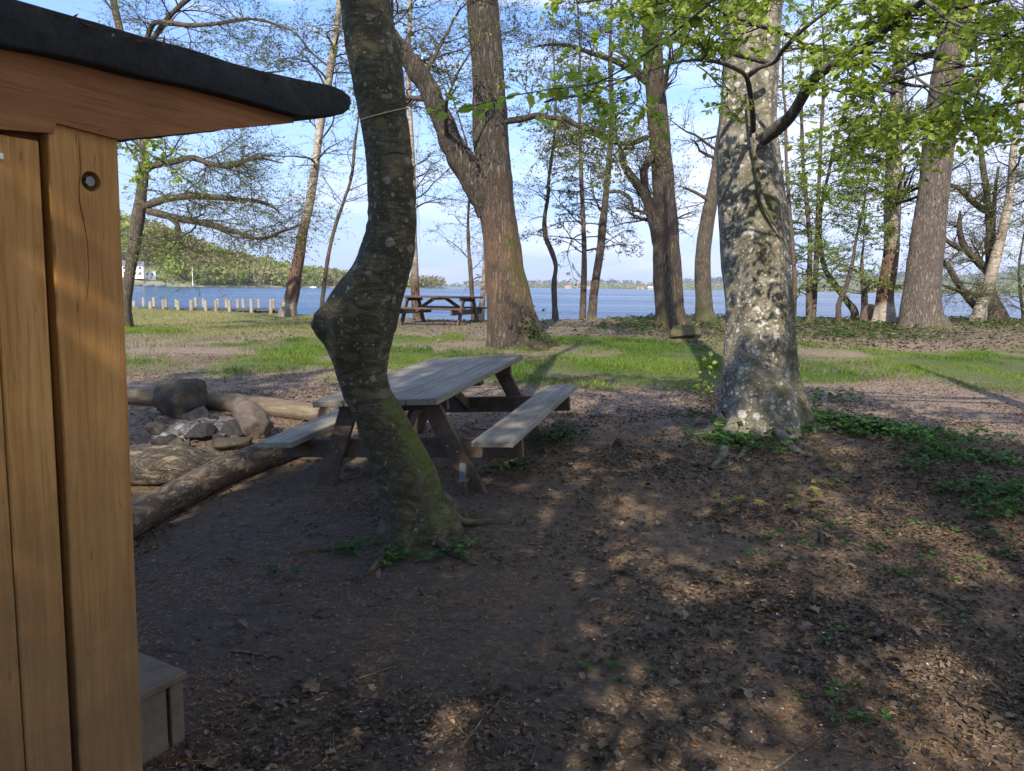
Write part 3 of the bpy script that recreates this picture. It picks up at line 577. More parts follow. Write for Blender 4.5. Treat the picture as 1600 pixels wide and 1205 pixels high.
# ---- pier with paired mooring posts
zd = at(300, 482.5, 30.3)[2]; root = thing('pier', (at(320, 490, 30.3)[0], 30.3, -.4), 'low timber pier with two rows of short pale posts', 'pier'); org = np.array(root.location)
x0 = at(185, 480, 30.3)[0]; x1 = at(446, 480, 30.3)[0]
mb = MB()
for k in range(28):
    a_ = x0+(x1-x0)*k/28; box(mb, (a_+.11*2, 30.3, zd+rng.uniform(-.008, .008)), ((x1-x0)/28-.02, 2.3, .05), bev=.006)
mb.build('deck', M['deck_wood'], root, smooth=False, local=org)
mb = MB()
for yy in (29.3, 31.3): box(mb, ((x0+x1)/2, yy, zd-.12), (x1-x0, .1, .17), bev=.006)
mb.build('stringer', M['deck_wood'], root, smooth=False, local=org)
for (cx, cy, fr) in ((65, 725, 0), (103, 750, 1), (180, 722, 0), (238, 752, 1), (268, 720, 0), (345, 742, 1), (366, 738, 0), (452, 735, 0), (470, 748, 1), (580, 742, 1), (617, 722, 0), (680, 728, 0), (699, 745, 1), (785, 742, 1), (801, 732, 0), (873, 730, 0), (898, 742, 1), (967, 735, 0), (1013, 730, 0), (1080, 730, 1), (1143, 735, 0), (1243, 738, 1), (1265, 732, 0), (20, 735, 0)):
    dd = 28.95 if fr else 31.6; p = at(190+cx/5.333, 330+cy/5.333, dd); rd = .062*rng.uniform(.9, 1.12); ln = rng.normal(size=2)*.015
    P = np.array([[p[0]-ln[0], dd-ln[1], -1.6], [p[0]-ln[0]*.5, dd, -.3], [p[0], dd, p[2]-.01], [p[0], dd, p[2]+.004]]); mb = MB(); V, q = tubes(P[None], np.array([[rd, rd, rd, rd*.72]]), 12)
    tp = len(V)-12; V = np.concatenate([V, [P[-1]+[0, 0, .006]]]); mb.add(V, q, (1, 1, 1)); mb.f.append(np.array([[tp+i, tp+(i+1) % 12, len(V)-1] for i in range(12)])); mb.m.append(np.zeros(12, int))
    mb.build('post', M['post_wood'], root, local=org)

m, t, b, o = newmat('lake_haze'); t.nodes.remove(b); pv = t.nodes.new('ShaderNodeVolumePrincipled'); pv.inputs['Color'].default_value = (.80, .88, 1, 1); pv.inputs['Density'].default_value = .00016; pv.inputs['Anisotropy'].default_value = .1
t.links.new(pv.outputs[0], o.inputs['Volume']); mb = MB(); hv = np.array([(x_, y_, z_) for x_ in (-4600, 4600) for y_ in (-120, 9100) for z_ in (-8, 125)], float)
mb.add(hv, [[0, 1, 3, 2], [4, 6, 7, 5], [0, 4, 5, 1], [2, 3, 7, 6], [0, 2, 6, 4], [1, 5, 7, 3]]); tag(mb.build('haze', m, smooth=False), 'thin bluish haze over the lake and far shore', 'haze', kind='stuff')

# ================================================================== HUT
yw = math.radians(60); U = np.array([math.cos(yw), math.sin(yw), 0]); Wn = np.array([math.sin(yw), -math.cos(yw), 0]); Zv = np.array([0, 0, 1.])
B0 = at(189, 300, 1.8); B0[2] = 0
def hpx(x, y, w_=0.):                                                 # photo pixel -> (u, z) on the hut's front plane
    r = ray(x, y); o = B0+Wn*w_; t_ = ((o-CAM)@Wn)/(r@Wn); q_ = CAM+r*t_; return (float((q_-B0)@U), float(q_[2]))
hut = thing('hut', B0, 'honey coloured wooden hut with overhanging black felt roof at the left edge', 'hut'); pass
# hut local axes: x = U, y = -Wn (into the hut), z up
def hb(mb, u0_, u1_, w0, w1, z0, z1, col=(1, 1, 1), bev=.003): return box(mb, ((u0_+u1_)/2, -(w0+w1)/2, (z0+z1)/2), (u1_-u0_, w1-w0, z1-z0), None, col, 0, bev)
uP = hpx(89, 420)[0]; uG = hpx(68, 420, -.02)[0]; zF = hpx(86, 209)[1]; zD = hpx(20, 213, .01)[1]
# corner post with a countersunk bolt hole
hu, hz = hpx(144, 284); hr = .0155*1.45; ztop = hpx(188, 218)[1]-.001; ztl = hpx(89, 193)[1]
mb = MB(); ang = np.linspace(0, 2*np.pi, 24, endpoint=False); inner = np.stack([hu+hr*np.cos(ang), hz+hr*np.sin(ang)], 1)
zlo = .0; hx0, hx1, hz0, hz1 = uP+.003, -.003, hz-.12, hz+.12
def rectpt(a_):
    c_, s_ = math.cos(a_), math.sin(a_); k_ = min(((hx1-hu) if c_ > 0 else (hx0-hu))/c_ if abs(c_) > 1e-6 else 1e9, ((hz1-hz) if s_ > 0 else (hz0-hz))/s_ if abs(s_) > 1e-6 else 1e9); return (hu+c_*k_, hz+s_*k_)
cors = [math.atan2(z_-hz, x_-hu) % (2*math.pi) for x_, z_ in ((hx1, hz1), (hx0, hz1), (hx0, hz0), (hx1, hz0))]
aa = np.array(sorted(list(ang)+cors)); n_ = len(aa); out = np.array([rectpt(a_) for a_ in aa]); inner = np.stack([hu+hr*np.cos(aa), hz+hr*np.sin(aa)], 1); inn2 = np.stack([hu+hr*.96*np.cos(aa), hz+hr*.96*np.sin(aa)], 1)
V = np.concatenate([np.c_[out[:, 0], np.zeros(n_), out[:, 1]], np.c_[inner[:, 0], np.zeros(n_)+.0005, inner[:, 1]], np.c_[inn2[:, 0], np.zeros(n_)+.02, inn2[:, 1]]])
i = np.arange(n_); j = (i+1) % n_; mb.add(V, np.concatenate([np.stack([i, i+n_, j+n_, j], 1), np.stack([i+n_, i+2*n_, j+2*n_, j+n_], 1)]))
mb.add(np.array([(hu, .02, hz)]+[(inn2[k_, 0], .02, inn2[k_, 1]) for k_ in range(n_)]), [[0, k_+1, (k_+1) % n_+1] for k_ in range(n_)], (.4, .35, .3))
for (z0, z1) in ((zlo-.1, hz0),):
    mb.add([(hx0, 0, z0), (hx1, 0, z0), (hx1, 0, z1), (hx0, 0, z1)], [[0, 1, 2, 3]])
mb.add([(hx0, 0, hz1), (hx1, 0, hz1), (hx1, 0, ztop+.1), (hx0, 0, ztop+.15)], [[0, 1, 2, 3]])
for xa, xb in ((hx0, uP), (hx1, 0.0)):                                # chamfers and sides
    for (y0_, y1_, xp, xq) in ((0, .003, xa, xb), (.003, .09, xb, xb)): mb.add([(xp, y0_, zlo-.1), (xq, y1_, zlo-.1), (xq, y1_, ztop+.1), (xp, y0_, ztop+.1)], [[0, 1, 2, 3]])
for pts in ([(122, 205), (127, 260), (126, 310), (136, 360), (142, 420), (139, 470)], [(100, 620), (104, 700), (102, 780), (108, 860)]):
    cp = np.array([[hpx(a_, b_)[0], -.0003, hpx(a_, b_)[1]] for a_, b_ in pts]); cp, cr_ = resample(cp, np.full(len(pts), .0009), 24); cp[:, 0] += fbm(cp*40, 3, 3)*.0012; V, q = tubes(cp[None], cr_[None]*np.sin(np.linspace(.2, 2.9, 24))[None], 4); mb.add(V, q, (.12, .09, .08))
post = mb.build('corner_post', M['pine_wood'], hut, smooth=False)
mb = MB(); th = np.linspace(0, 2*np.pi, 6, endpoint=False)+.3
rr_ = hr*.52; V = [(hu+.002+rr_*math.cos(a_), .006, hz+.001+rr_*math.sin(a_)) for a_ in th]+[(hu+.002+rr_*math.cos(a_), .02, hz+.001+rr_*math.sin(a_)) for a_ in th]
mb.add(V, [[k_, (k_+1) % 6, (k_+1) % 6+6, k_+6] for k_ in range(6)]); mb.f.append(np.array([[0, 1, 2, 3, 4, 5]])); mb.m.append(np.array([0])); mb.build('bolt', M['metal'], post, smooth=False)
# frame, door planks
mb = MB(); hb(mb, uG-.06, uP-.0005, -.10, -.028, -.1, zF+.05, (.45, .4, .38)); mb.build('door_frame', M['pine_board'], hut, smooth=False)
mb = MB(); ue = uG
for k_, wd in enumerate((.10, .24, .24, .24, .24)):
    hb(mb, ue-wd, ue-.0012, -.035, .0+(-.004 if k_ % 2 else .0), -.02, zD, tuple([.93+.1*rng.random()]*3)); ue -= wd
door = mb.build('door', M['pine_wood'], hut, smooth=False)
px_, pz_ = hpx(2, 246); mb = MB(); hb(mb, px_-.012, px_+.004, .0, .006, pz_-.006, pz_+.006, bev=.002); mb.build('door_catch', M['white_wall'], door, smooth=False)
mb = MB(); ue = -.005
for k_ in range(16): hb(mb, -.03, -.006, -.10-.105*(k_+1)+.002, -.10-.105*k_, -.02, ztop, tuple([.85+.2*rng.random()]*3))
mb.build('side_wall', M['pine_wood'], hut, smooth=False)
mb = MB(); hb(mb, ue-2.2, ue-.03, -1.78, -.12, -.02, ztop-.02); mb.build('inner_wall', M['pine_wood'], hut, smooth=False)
# front beam under the roof: tapering rafter tail
R_ = lambda pts, w_=0.: [hpx(a_, b_, w_) for a_, b_ in pts]
Ux, Zx, Wx = np.array([1., 0, 0]), np.array([0, 0, 1.]), np.array([0, -1., 0])
lw = .012
poly = R_([(-160, 180), (-40, 200), (86, 209), (89, 193), (188, 218), (458, 190), (457, 178), (412, 158), (300, 128), (150, 93), (0, 60), (-160, 25)], lw)
mb = MB(); prism(mb, poly, .06, np.array([0, -lw, 0]), Ux, Zx, Wx); mb.build('rafter', M['pine_board'], hut, smooth=False)
ro = R_([(-200, -75), (0, -8), (80, 14), (150, 34), (225, 56), (300, 75), (360, 95), (412, 109), (470, 121), (518, 131), (536, 138), (547, 148), (549, 158), (545, 169), (536, 176), (522, 180), (470, 181), (412, 163), (360, 149), (300, 135), (225, 119), (150, 101), (80, 86), (0, 70), (-200, 25)], .05)
ro = np.array(ro); n_ = len(ro); tpu, btu = ro[:13], ro[13:][::-1]; mid = np.stack([np.minimum(ro[:, 0], ro[12, 0]-.03), (np.interp(ro[:, 0], tpu[:, 0], tpu[:, 1])+np.interp(ro[:, 0], btu[:, 0], btu[:, 1]))/2], 1)
V = []; secs = [(.05, .86), (.048, .94), (.042, .985), (.03, 1.)]+[(-.05*k_, 1.) for k_ in range(1, 40)]
for w_, sc_ in secs:
    pp = mid+(ro-mid)*sc_; V.append(np.c_[pp[:, 0], np.full(n_, -w_), pp[:, 1]])
V = np.concatenate(V); V += fbm(V*14, 3, 4)[:, None]*np.array([.003, .003, .006])+fbm(V*50, 3, 14)[:, None]*np.array([.0, .0025, .0025]); i = np.arange(n_); j = (i+1) % n_
mb = MB(); mb.add(V, np.concatenate([np.stack([i+k_*n_, j+k_*n_, j+(k_+1)*n_, i+(k_+1)*n_], 1) for k_ in range(len(secs)-1)]))
mb.f.append(np.arange(n_)[None, ::-1]); mb.m.append(np.array([0])); mb.f.append(np.arange(n_)[None]+n_*(len(secs)-1)); mb.m.append(np.array([0]))
roof = mb.build('roof', M['felt'], hut)
mb = MB(); rp = rng.uniform(0, 1, (130, 2)); q0 = []
top_u = lambda u_: np.interp(u_, ro[:12, 0], ro[:12, 1])
for a_, b_ in rp:
    u_ = hpx(60+a_*450, 60)[0]; q0.append((u_, (-.035+b_*.35) if b_ > .45 else -.052, top_u(u_)+.004-(0 if b_ > .45 else .03*b_+.012)))
q0 = np.array(q0); d = norm(rng.normal(size=q0.shape)*np.array([1, 1, .15])); addleaves(mb, q0, d, norm(np.cross(d, [0, 0, 1.])), np.tile([0, 0, 1.], (len(q0), 1)), rng.uniform(.01, .035, (len(q0), 1)), np.stack([rng.random(len(q0)), np.ones(len(q0)), np.zeros(len(q0))], 1), 'quad', .18)
o = mb.build('roof_litter', M['needle'])
tilt = Matrix.Translation(Vector((B0[0], B0[1], 1.95)))@Matrix.Rotation(.013, 4, 'Y')@Matrix.Translation(-Vector((B0[0], B0[1], 1.95)))@Matrix.Translation(Vector(B0))@Matrix.Rotation(yw, 4, 'Z')
hut.matrix_world = tilt; o.matrix_world = tilt; tag(o, 'dry brown needles and bits lying on the black hut roof', 'needles', kind='stuff')
# step box beside the hut
q_ = gpt(292, 1153); yq = q_[1]; q_[2] = 0; root = thing('step_box', q_, 'low grey brown wooden box with a lid beside the hut post', 'box', rot=(0, 0, yw)); hbx = at(292, 1046, yq)[2]; lid = .028
mb = MB(); box(mb, (-.25, .16, hbx-lid/2), (.5, .36, lid), bev=.004); mb.build('lid', M['grey_paint'], root, smooth=False)
mb = MB(); box(mb, (-.272, .004, (hbx-lid)/2-.003), (.40, .018, hbx-lid+.006), bev=.002); mb.build('front_panel', M['grey_paint'], root, smooth=False)
mb = MB(); box(mb, (-.035, .008, (hbx-lid)/2-.01), (.05, .03, hbx-lid+.02), bev=.003); mb.build('corner_batten', M['grey_paint'], root, smooth=False); mb = MB(); box(mb, (-.035, .30, (hbx-lid)/2-.01), (.05, .03, hbx-lid+.02), bev=.003); mb.build('corner_batten', M['grey_paint'], root, smooth=False)
mb = MB(); box(mb, (-.02, .155, (hbx-lid)/2), (.016, .25, hbx-lid), bev=.002); box(mb, (-.25, .32, (hbx-lid)/2), (.44, .016, hbx-lid), bev=.002); mb.build('side_panel', M['grey_paint'], root, smooth=False)
for k_, (a_, b_) in enumerate(((-.12, .10), (-.16, .13), (-.10, .2))):
    mb = MB(); V, q = tubes(np.array([[[a_, b_, hbx], [a_+.004, b_, hbx+.003]]]), np.array([[.008, .003]]), 7); mb.add(V, q); mb.build('lid_stain', M['petal'], root)

# ================================================================== PICNIC TABLES
def rotm(yaw, pi_, ro_): return (Matrix.Rotation(yaw, 3, 'Z')@Matrix.Rotation(pi_, 3, 'X')@Matrix.Rotation(ro_, 3, 'Y'))
def picnic(loc, rot, label, W=.945, L=2.19, bo=.832, bw=.29, hbn=.441, Ht=.739, fs=.66, fo=.85, topmat='table_top', extra=True):
    root = thing('picnic_table', loc, label, 'picnic table', rot=rot.to_euler()); pw = W/4; r = np.random.default_rng(3)
    mb = MB()
    for k in range(4):
        c = tuple([.9+.2*r.random()]*3); box(mb, (-W/2+pw*(k+.5), r.normal()*.006, Ht-.023+r.normal()*.001), (pw-.006, L, .046), None, c, 0, .005)
    mb.build('tabletop', M[topmat], root, smooth=False)
    for sx in (-1, 1):
        mb = MB(); box(mb, (sx*bo, 0, hbn-.023), (bw, L, .046), None, tuple([.9+.15*r.random()]*3), 0, .006); mb.build('seat', M[topmat], root, smooth=False)
    for sy in (-1, 1):
        for sx in (-1, 1):
            mb = MB(); a_ = np.array([sx*.30, sy*fo, Ht-.05]); b_ = np.array([sx*fs, sy*fo, -.10]); beam(mb, a_, b_, .13, .045, (1, 0, 0), (1, 1, 1), 0, .004) if False else None
            X = norm(b_-a_); Y = np.array([0, 1., 0]); Zz = np.cross(X, Y); box(mb, (a_+b_)/2, (np.linalg.norm(b_-a_), .045, .135), np.stack([X, Y, Zz], 1))
            lg = mb.build('leg', M['table_leg'], root, smooth=False)
            for hz_ in ((hbn-.13, hbn-.09) if True else ()):
                t_ = (Ht-.05-hz_)/(Ht+.05); c = a_+(b_-a_)*t_; c[0] += (.025 if hz_ < hbn-.1 else -.025); c[1] += -.024
                mb = MB(); V, q = tubes(np.array([[[c[0], c[1], c[2]], [c[0], c[1]-.006, c[2]], [c[0], c[1]-.009, c[2]]]]), np.array([[.009, .009, .002]]), 8); mb.add(V, q); mb.build('bolt', M['metal'], lg)
        mb = MB(); box(mb, (0, sy*(fo-.047), hbn-.046-.07), (2*(bo+.13), .045, .14)); mb.build('cross_beam', M['table_leg'], root, smooth=False)
        mb = MB(); box(mb, (0, sy*(fo-.047), Ht-.046-.045), (W-.08, .045, .09)); mb.build('top_bearer', M['table_leg'], root, smooth=False)
        mb = MB(); a_ = np.array([0, sy*(fo-.09), hbn-.12]); b_ = np.array([0, sy*.18, Ht-.06]); X = norm(b_-a_); Y = np.array([1., 0, 0]); box(mb, (a_+b_)/2, (np.linalg.norm(b_-a_), .045, .09), np.stack([X, Y, np.cross(X, Y)], 1)); mb.build('brace', M['table_leg'], root, smooth=False)
    mb = MB(); box(mb, (0, 0, Ht-.046-.03), (W-.1, .09, .045)); mb.build('middle_batten', M['table_leg'], root, smooth=False)
    if extra:
        mb = MB(); box(mb, (.53, -fo-.034, .17), (.05, .01, .12), rotm(0, -.1, .1), bev=.002); box(mb, (.54, -fo-.06, .118), (.075, .06, .008), rotm(.2, .2, 0), bev=.002); br = mb.build('bracket', M['metal'], root, smooth=False)
        mb = MB(); V, q = tubes(np.array([[[.55, -fo-.07, .11], [.555, -fo-.075, .03], [.565, -fo-.08, -.06]]]), np.array([[.014, .013, .012]]), 8); mb.add(V, q, (1.2, 1.2, 1.1)); mb.build('stake', M['table_leg'], root)
    return root
R1 = rotm(-.277, .051, -.075)
picnic((-.591, 6.168, .087), R1, 'near picnic table with grey planks and benches behind the crooked mossy trunk')
tc2 = at(688, 506, 20.6); zt = float(H(tc2[0], 20.6))
picnic((tc2[0], 20.6, zt+.0), rotm(math.radians(-111.7), 0, 0), 'distant picnic table at the water edge between the two large trunks', topmat='table_leg', extra=False)

# ================================================================== FIRE PIT, LOGS AND STONES
def rock(name, label, px, pyb, wpx, hpx_, seed, mat, dep=1.0, yaw=0, facets=14, squash=None, group=None, cat='stone', p=0):
    g = gpt(px, pyb); s_ = px2m(g); a_ = wpx*s_/2; h_ = hpx_*s_; r = np.random.default_rng(seed); g = g+np.array([0, a_*dep*.6, 0]); g[2] = float(H(g[0], g[1]))
    th = np.linspace(0, 2*np.pi, 36, endpoint=False); ph = np.linspace(0, np.pi, 22); TH, PH = np.meshgrid(th, ph); D = np.stack([np.sin(PH)*np.cos(TH), np.sin(PH)*np.sin(TH), np.cos(PH)], -1)
    nrm = norm(r.normal(size=(facets, 3))); hh = r.uniform(.58, .9, facets); dp = D@nrm.T; rad = np.min(np.where(dp > .15, hh/np.maximum(dp, .15), 9), -1); rad = np.minimum(rad, 1.4)
    if p: rad = np.minimum(rad*1.15, .86*(np.abs(D)**p).sum(-1)**(-1/p))
    rad = rad*(1.08+.12*fbm(D*2.5+seed, 4, seed)+.04*fbm(D*9, 3, seed+1)); V = D*rad[..., None]*np.array([a_, a_*dep, h_*.56]); c, s2 = math.cos(yaw), math.sin(yaw)
    V = V@np.array([[c, s2, 0], [-s2, c, 0], [0, 0, 1]]); V[..., 2] += h_*.44
    i = np.arange(21)[:, None]*36; j = np.arange(36)[None]; mb = MB(); mb.add(V, np.stack([i+j, i+36+j, i+36+(j+1) % 36, i+(j+1) % 36], -1).reshape(-1, 4), .8+.4*r.random()*np.ones(3))
    o = mb.build(name, M[mat]); o.location = g; return tag(o, label, cat, group)
rock('boulder', 'large dark grey squared boulder standing against the back log', 273, 655, 82, 60, 5, 'rock_dark', .8, .1, 12, p=5)
rock('stone', 'rounded dark brown stone leaning right of the ash heap', 392, 688, 68, 48, 12, 'rock_brown', .75, -.5)
rock('stone', 'small reddish stone between the boulder and the ash heap', 308, 664, 40, 26, 21, 'rock_brown', .9)
rock('stone', 'flat grey stone at the left of the ash heap', 246, 682, 32, 20, 25, 'rock_dark', .9)
rock('stone', 'flat dark stone in front of the ash heap by the bench', 365, 706, 46, 20, 33, 'rock_dark', .9)
rock('stone', 'pale grey stone tucked behind the ash heap', 350, 670, 30, 20, 37, 'rock_brown', .9)
rock('charred_log', 'black burnt wood chunk in the middle of the ash heap', 312, 692, 42, 22, 41, 'char', .8, 0, 9, cat='log')
rock('charred_log', 'blackened chunk at the right end of the ash heap', 358, 690, 44, 24, 45, 'char', .8, .4, 9, cat='log')
rock('charred_log', 'small black burnt piece at the left front of the ash heap', 252, 700, 38, 16, 47, 'char', .8, .2, 9, cat='log')
rs9 = np.random.default_rng(77)
for k in range(9):
    rock('stone', 'small angular stone half buried in the ash of the fire pit', 240+rs9.uniform(0, 130), 680+rs9.uniform(-6, 30), rs9.uniform(14, 30), rs9.uniform(10, 17), 500+k, ['rock_brown', 'rock_dark', 'char'][k % 3], .9, rs9.uniform(0, 3), 8, group='small stones in the fire pit')
g = gpt(300, 684); mb = MB(); th = np.linspace(0, 2*np.pi, 48, endpoint=False); rr = np.linspace(0, 1, 16); TH, RR = np.meshgrid(th, rr)
V = np.stack([.5*RR*np.cos(TH), .34*RR*np.sin(TH), (1-RR**2)*.14], -1); V[..., 2] += .07*fbm(V*9, 4, 3)*(1-RR)+.03*fbm(V*25, 3, 5)*(1-RR)-.01; i = np.arange(15)[:, None]*48; j = np.arange(48)[None]
mb.add(V, np.stack([i+j, i+48+j, i+48+(j+1) % 48, i+(j+1) % 48], -1).reshape(-1, 4)); o = mb.build('ash_heap', M['ash']); o.location = g+np.array([0, .2, .0]); tag(o, 'pale grey heap of ash in the fire ring', 'ash', kind='stuff')
def log(name, label, pts, rpx, mat, seed, knots=6, cat='log', nsc=5, disp=.012, mcol=(.0, .35, .0)):
    P = []; R = []
    for (x, yb), r in zip(pts, rpx):
        g = gpt(x, yb); rr = r*px2m(g); P.append(g+np.array([0, rr*.35, rr*.86])); R.append(rr)
    Q, Rq = resample(P, R, 60); r_ = np.random.default_rng(seed); base = Q[0].copy(); sides = 26
    V, q = tubes(Q[None], Rq[None], sides); cc = np.repeat(Q, sides, 0); D = norm(V-cc); dd = fbm(V*nsc, 4, seed)*disp+fbm(V*nsc*4, 3, seed)*disp*.4
    for k in range(knots):
        kp = V[r_.integers(len(V))]; dd += .018*np.exp(-(np.linalg.norm(V-kp, axis=1)/.05)**2)*r_.choice([1, -.6])
    V = V+D*dd[:, None]; X = norm(Q[-1]-Q[0]); Y = norm(np.cross([0, 0, 1.], X)); Rm = np.stack([X, Y, np.cross(X, Y)], 1)
    capc = [Q[0]-X*.01, Q[-1]+X*.01]; n0 = len(V); V = np.concatenate([V, capc]); V = (V-base)@Rm
    mb = MB(); mb.add(V, q, mcol); n_ = len(V)-2
    mb.f.append(np.array([[i, (i+1) % sides, n_] for i in range(sides)]+[[n_-sides+(i+1) % sides, n_-sides+i, n_+1] for i in range(sides)])); mb.m.append(np.zeros(2*sides, int))
    o = mb.build(name, M[mat]); o.matrix_world = Matrix([[*Rm[0], base[0]], [*Rm[1], base[1]], [*Rm[2], base[2]], [0, 0, 0, 1]]); return tag(o, label, cat)
log('seat_log', 'long pale debarked log lying behind the fire pit and boulder', [(150, 628), (205, 632), (330, 640), (420, 650), (505, 662)], [13, 13, 14, 15, 15], 'log_pale', 5, 5, mcol=(1, 1, 1))
log('seat_log', 'blotched half rotten log running from the hut to under the left bench', [(150, 872), (212, 832), (290, 788), (360, 752), (430, 725), (520, 690)], [27, 25, 24, 23, 21, 18], 'log_dark', 8, 7, disp=.009, mcol=(.15, .5, .25))
log('rough_log', 'thick crumbling mossy log end between the hut and the ash heap', [(150, 758), (215, 759), (285, 757), (345, 752)], [33, 32, 31, 22], 'log_dark', 15, 10, disp=.022, mcol=(.15, .4, .0))

# ================================================================== TREES
def ground_down(P, R, ext=.0):
    gz = float(H(P[0][0], P[0][1]))
    if P[0][2] > gz+.03:
        P = np.concatenate([[np.array([P[0][0], P[0][1], gz])], P]); R = np.concatenate([[R[0]*1.03], R])
    return P, R
CR = dict(m=14, l=(2.2, 4.2), m2=9, l2=(.7, 1.7), m3=8, l3=(.25, .65), per=6, size=(.04, .075), t0=.3, up=.01, flat=.6, ang=(.8, 1.4), leaf='bud_leaf', shape='quad', rs=.35, m4=0)
def crown_parts(root, base, parents, rng, c, tm='twig', name=('branches', 'foliage')):
    """parents: list of (P,R,(t0,t1),count,(lmin,lmax)) limbs to clothe"""
    mb = MB(); ml = MB(); tw = []
    for (P, R, tt, m, l) in parents:
        Q, Rq = resample(P, R, 16); Q1, R1_ = grow(rng, Q[None], Rq[None], m, tt[0], tt[1], l, c['ang'], 9, .2, c['up'], c['flat'], c['rs'], .2, .5, .006)
        V, q = tubes(Q1, R1_, 6); mb.add(V, q, (0, 0, 0))
        Q2, R2 = grow(rng, Q1, R1_, c['m2'], .12, 1, c['l2'], (.5, 1.1), 6, .24, c['up'], c['flat'], .55, .25, .5, .003); V, q = tubes(Q2, R2, 4); mb.add(V, q, (0, 0, 0))
        Q3, R3 = grow(rng, Q2, R2, c['m3'], .1, 1, c['l3'], (.4, 1.1), 4, .25, c['up'], c['flat'], .6, .4, .4, .0022); V, q = tubes(Q3, R3, 3); mb.add(V, q, (0, 0, 0))
        leaves(ml, rng, Q3, R3, c['per'], c['size'], .1, .5, c['shape']); leaves(ml, rng, Q2, R2, max(2, c['per']//2), c['size'], .3, .5, c['shape'])
    if mb.v: mb.build(name[0], M[tm], root, local=base)
    if ml.v: ml.build(name[1], M[c['leaf']], root, smooth=False, local=base)
def mk_mask(moss=(.0, .0), lich=0., wear=0., hmoss=.6, side=None, wearband=None):
    def f(V, D, HZ):
        m_ = moss[0]+moss[1]*np.exp(-np.maximum(HZ, 0)/hmoss); m_ = m_*np.ones(V.shape[:2])
        if side is not None: m_ = m_+side[1]*np.clip(D@np.array(side[0], float), 0, 1)
        b_ = np.full(V.shape[:2], wear)
        if wearband: b_ = b_+sstep(wearband[0], wearband[0]+.3, HZ)*(1-sstep(wearband[1]-.5, wearband[1], HZ))
        return maskc(V, m_, lich, np.clip(b_, 0, 1))
    return f
def tree(name, label, rows, d, bk, top, seed, crown=None, limbs=(), mask=None, sides=20, flare=.35, lobes=5, flh=.25, group=None, disp=.02, nsc=3., t0=.3, cat='tree', n=70, tm='twig', m=None, l=None, wob=.12, fl=.03):
    r = np.random.default_rng(seed); P, R = trunk_rows(rows, d); P, R = ground_down(P, R); base = P[0].copy()
    if top: P, R = extend_up(P, R, top, r, wob)
    root = thing(name, base, label, cat, group); mb = MB(); V, q, C, Q, Rq = trunk_mesh(P, R, sides, n, flare, lobes, flh, fl, seed, mask or mk_mask((.1, .35)), nsc, disp); mb.add(V, q, C)
    par = []
    for lb in limbs:                                                  # (points [(x,y,r)], depth or depths, twig count, (lmin,lmax))
        LP = []; LR = []
        for k, (x, y, rp) in enumerate(lb[0]):
            dd = lb[1] if np.isscalar(lb[1]) else np.interp(k, [0, len(lb[0])-1], lb[1]); p_ = at(x, y, dd); LP.append(p_); LR.append(rp*px2m(p_)*(.35 if k == len(lb[0])-1 else 1))
        Ql, Rl = limb(mb, LP, LR, 12, max(16, 5*len(LP)), disp=.35*np.mean(LR), seed=seed, col=(.1, .1, 0)); par.append((Ql, Rl, (.15, 1.), lb[2], lb[3]))
    mb.build('trunk', M[bk], root, local=base)
    c = dict(CR); c.update(crown or {})
    if top: par.append((Q, Rq, (t0*.82, 1.), int(1.5*(m or c['m'])), l or c['l']))
    if par: crown_parts(root, base, par, r, c, tm)
    return root, Q, Rq

# --- crooked mossy tree in front of the table
cd_ = gpt(650, 838)[1]+.12
rows = [(838, 592, 716), (810, 596, 706), (780, 596, 692), (750, 586, 684), (720, 577, 670), (690, 568, 652), (650, 552, 630), (620, 540, 612), (590, 529, 605), (560, 519, 607), (530, 510, 612), (500, 506, 620), (470, 524, 628), (440, 545, 637), (400, 562, 646), (360, 572, 649), (320, 576, 649), (280, 575, 647), (240, 571, 644), (200, 567, 640), (150, 558, 634), (100, 548, 628), (50, 538, 617), (0, 529, 606), (-60, 517, 594), (-140, 506, 580), (-260, 500, 570)]
P, R = trunk_rows(rows, cd_); base = P[0].copy(); base[2] = float(H(base[0], base[1]))
rg = np.random.default_rng(5); P, R = extend_up(P, R, 9.5, rg, .12)
root = thing('crooked_tree', base, 'crooked mossy grey trunk bulging left, in front of the near picnic table', 'tree')
def m1(V, D, HZ):
    rs = np.clip(D@norm(np.array([.95, -.45, .35])), 0, 1); return maskc(V, .0+.55*rs**1.5*np.exp(-((HZ-.5)/.5)**2)+.10*rs+.12*np.exp(-((HZ-3.3)/.6)**2), .62+.2*np.exp(-((HZ-1.9)/.8)**2), .0)
kn = [(*at(497, 503, cd_-.02), .07, .085), (*at(505, 520, cd_-.04), .06, .03), (*at(560, 425, cd_-.2), .045, .035), (*at(684, 780, cd_-.22), .05, -.06), (*at(690, 800, cd_-.22), .055, -.05), (*at(672, 755, cd_-.2), .04, .03)]
mb = MB(); V, q, C, Qc, Rc = trunk_mesh(P, R, 72, 240, .22, 6, .16, .025, 4, m1, 3.2, .020, kn, sink=.3, phase=.6); V = V+norm(V-np.repeat(Qc, 72, 0))*(.007*fbm(V*np.array([14, 14, 22.]), 4, 6)-.012*sstep(.35, .6, fbm(V*np.array([5, 5, 11.]), 3, 16)))[:, None]; mb.add(V, q, C)
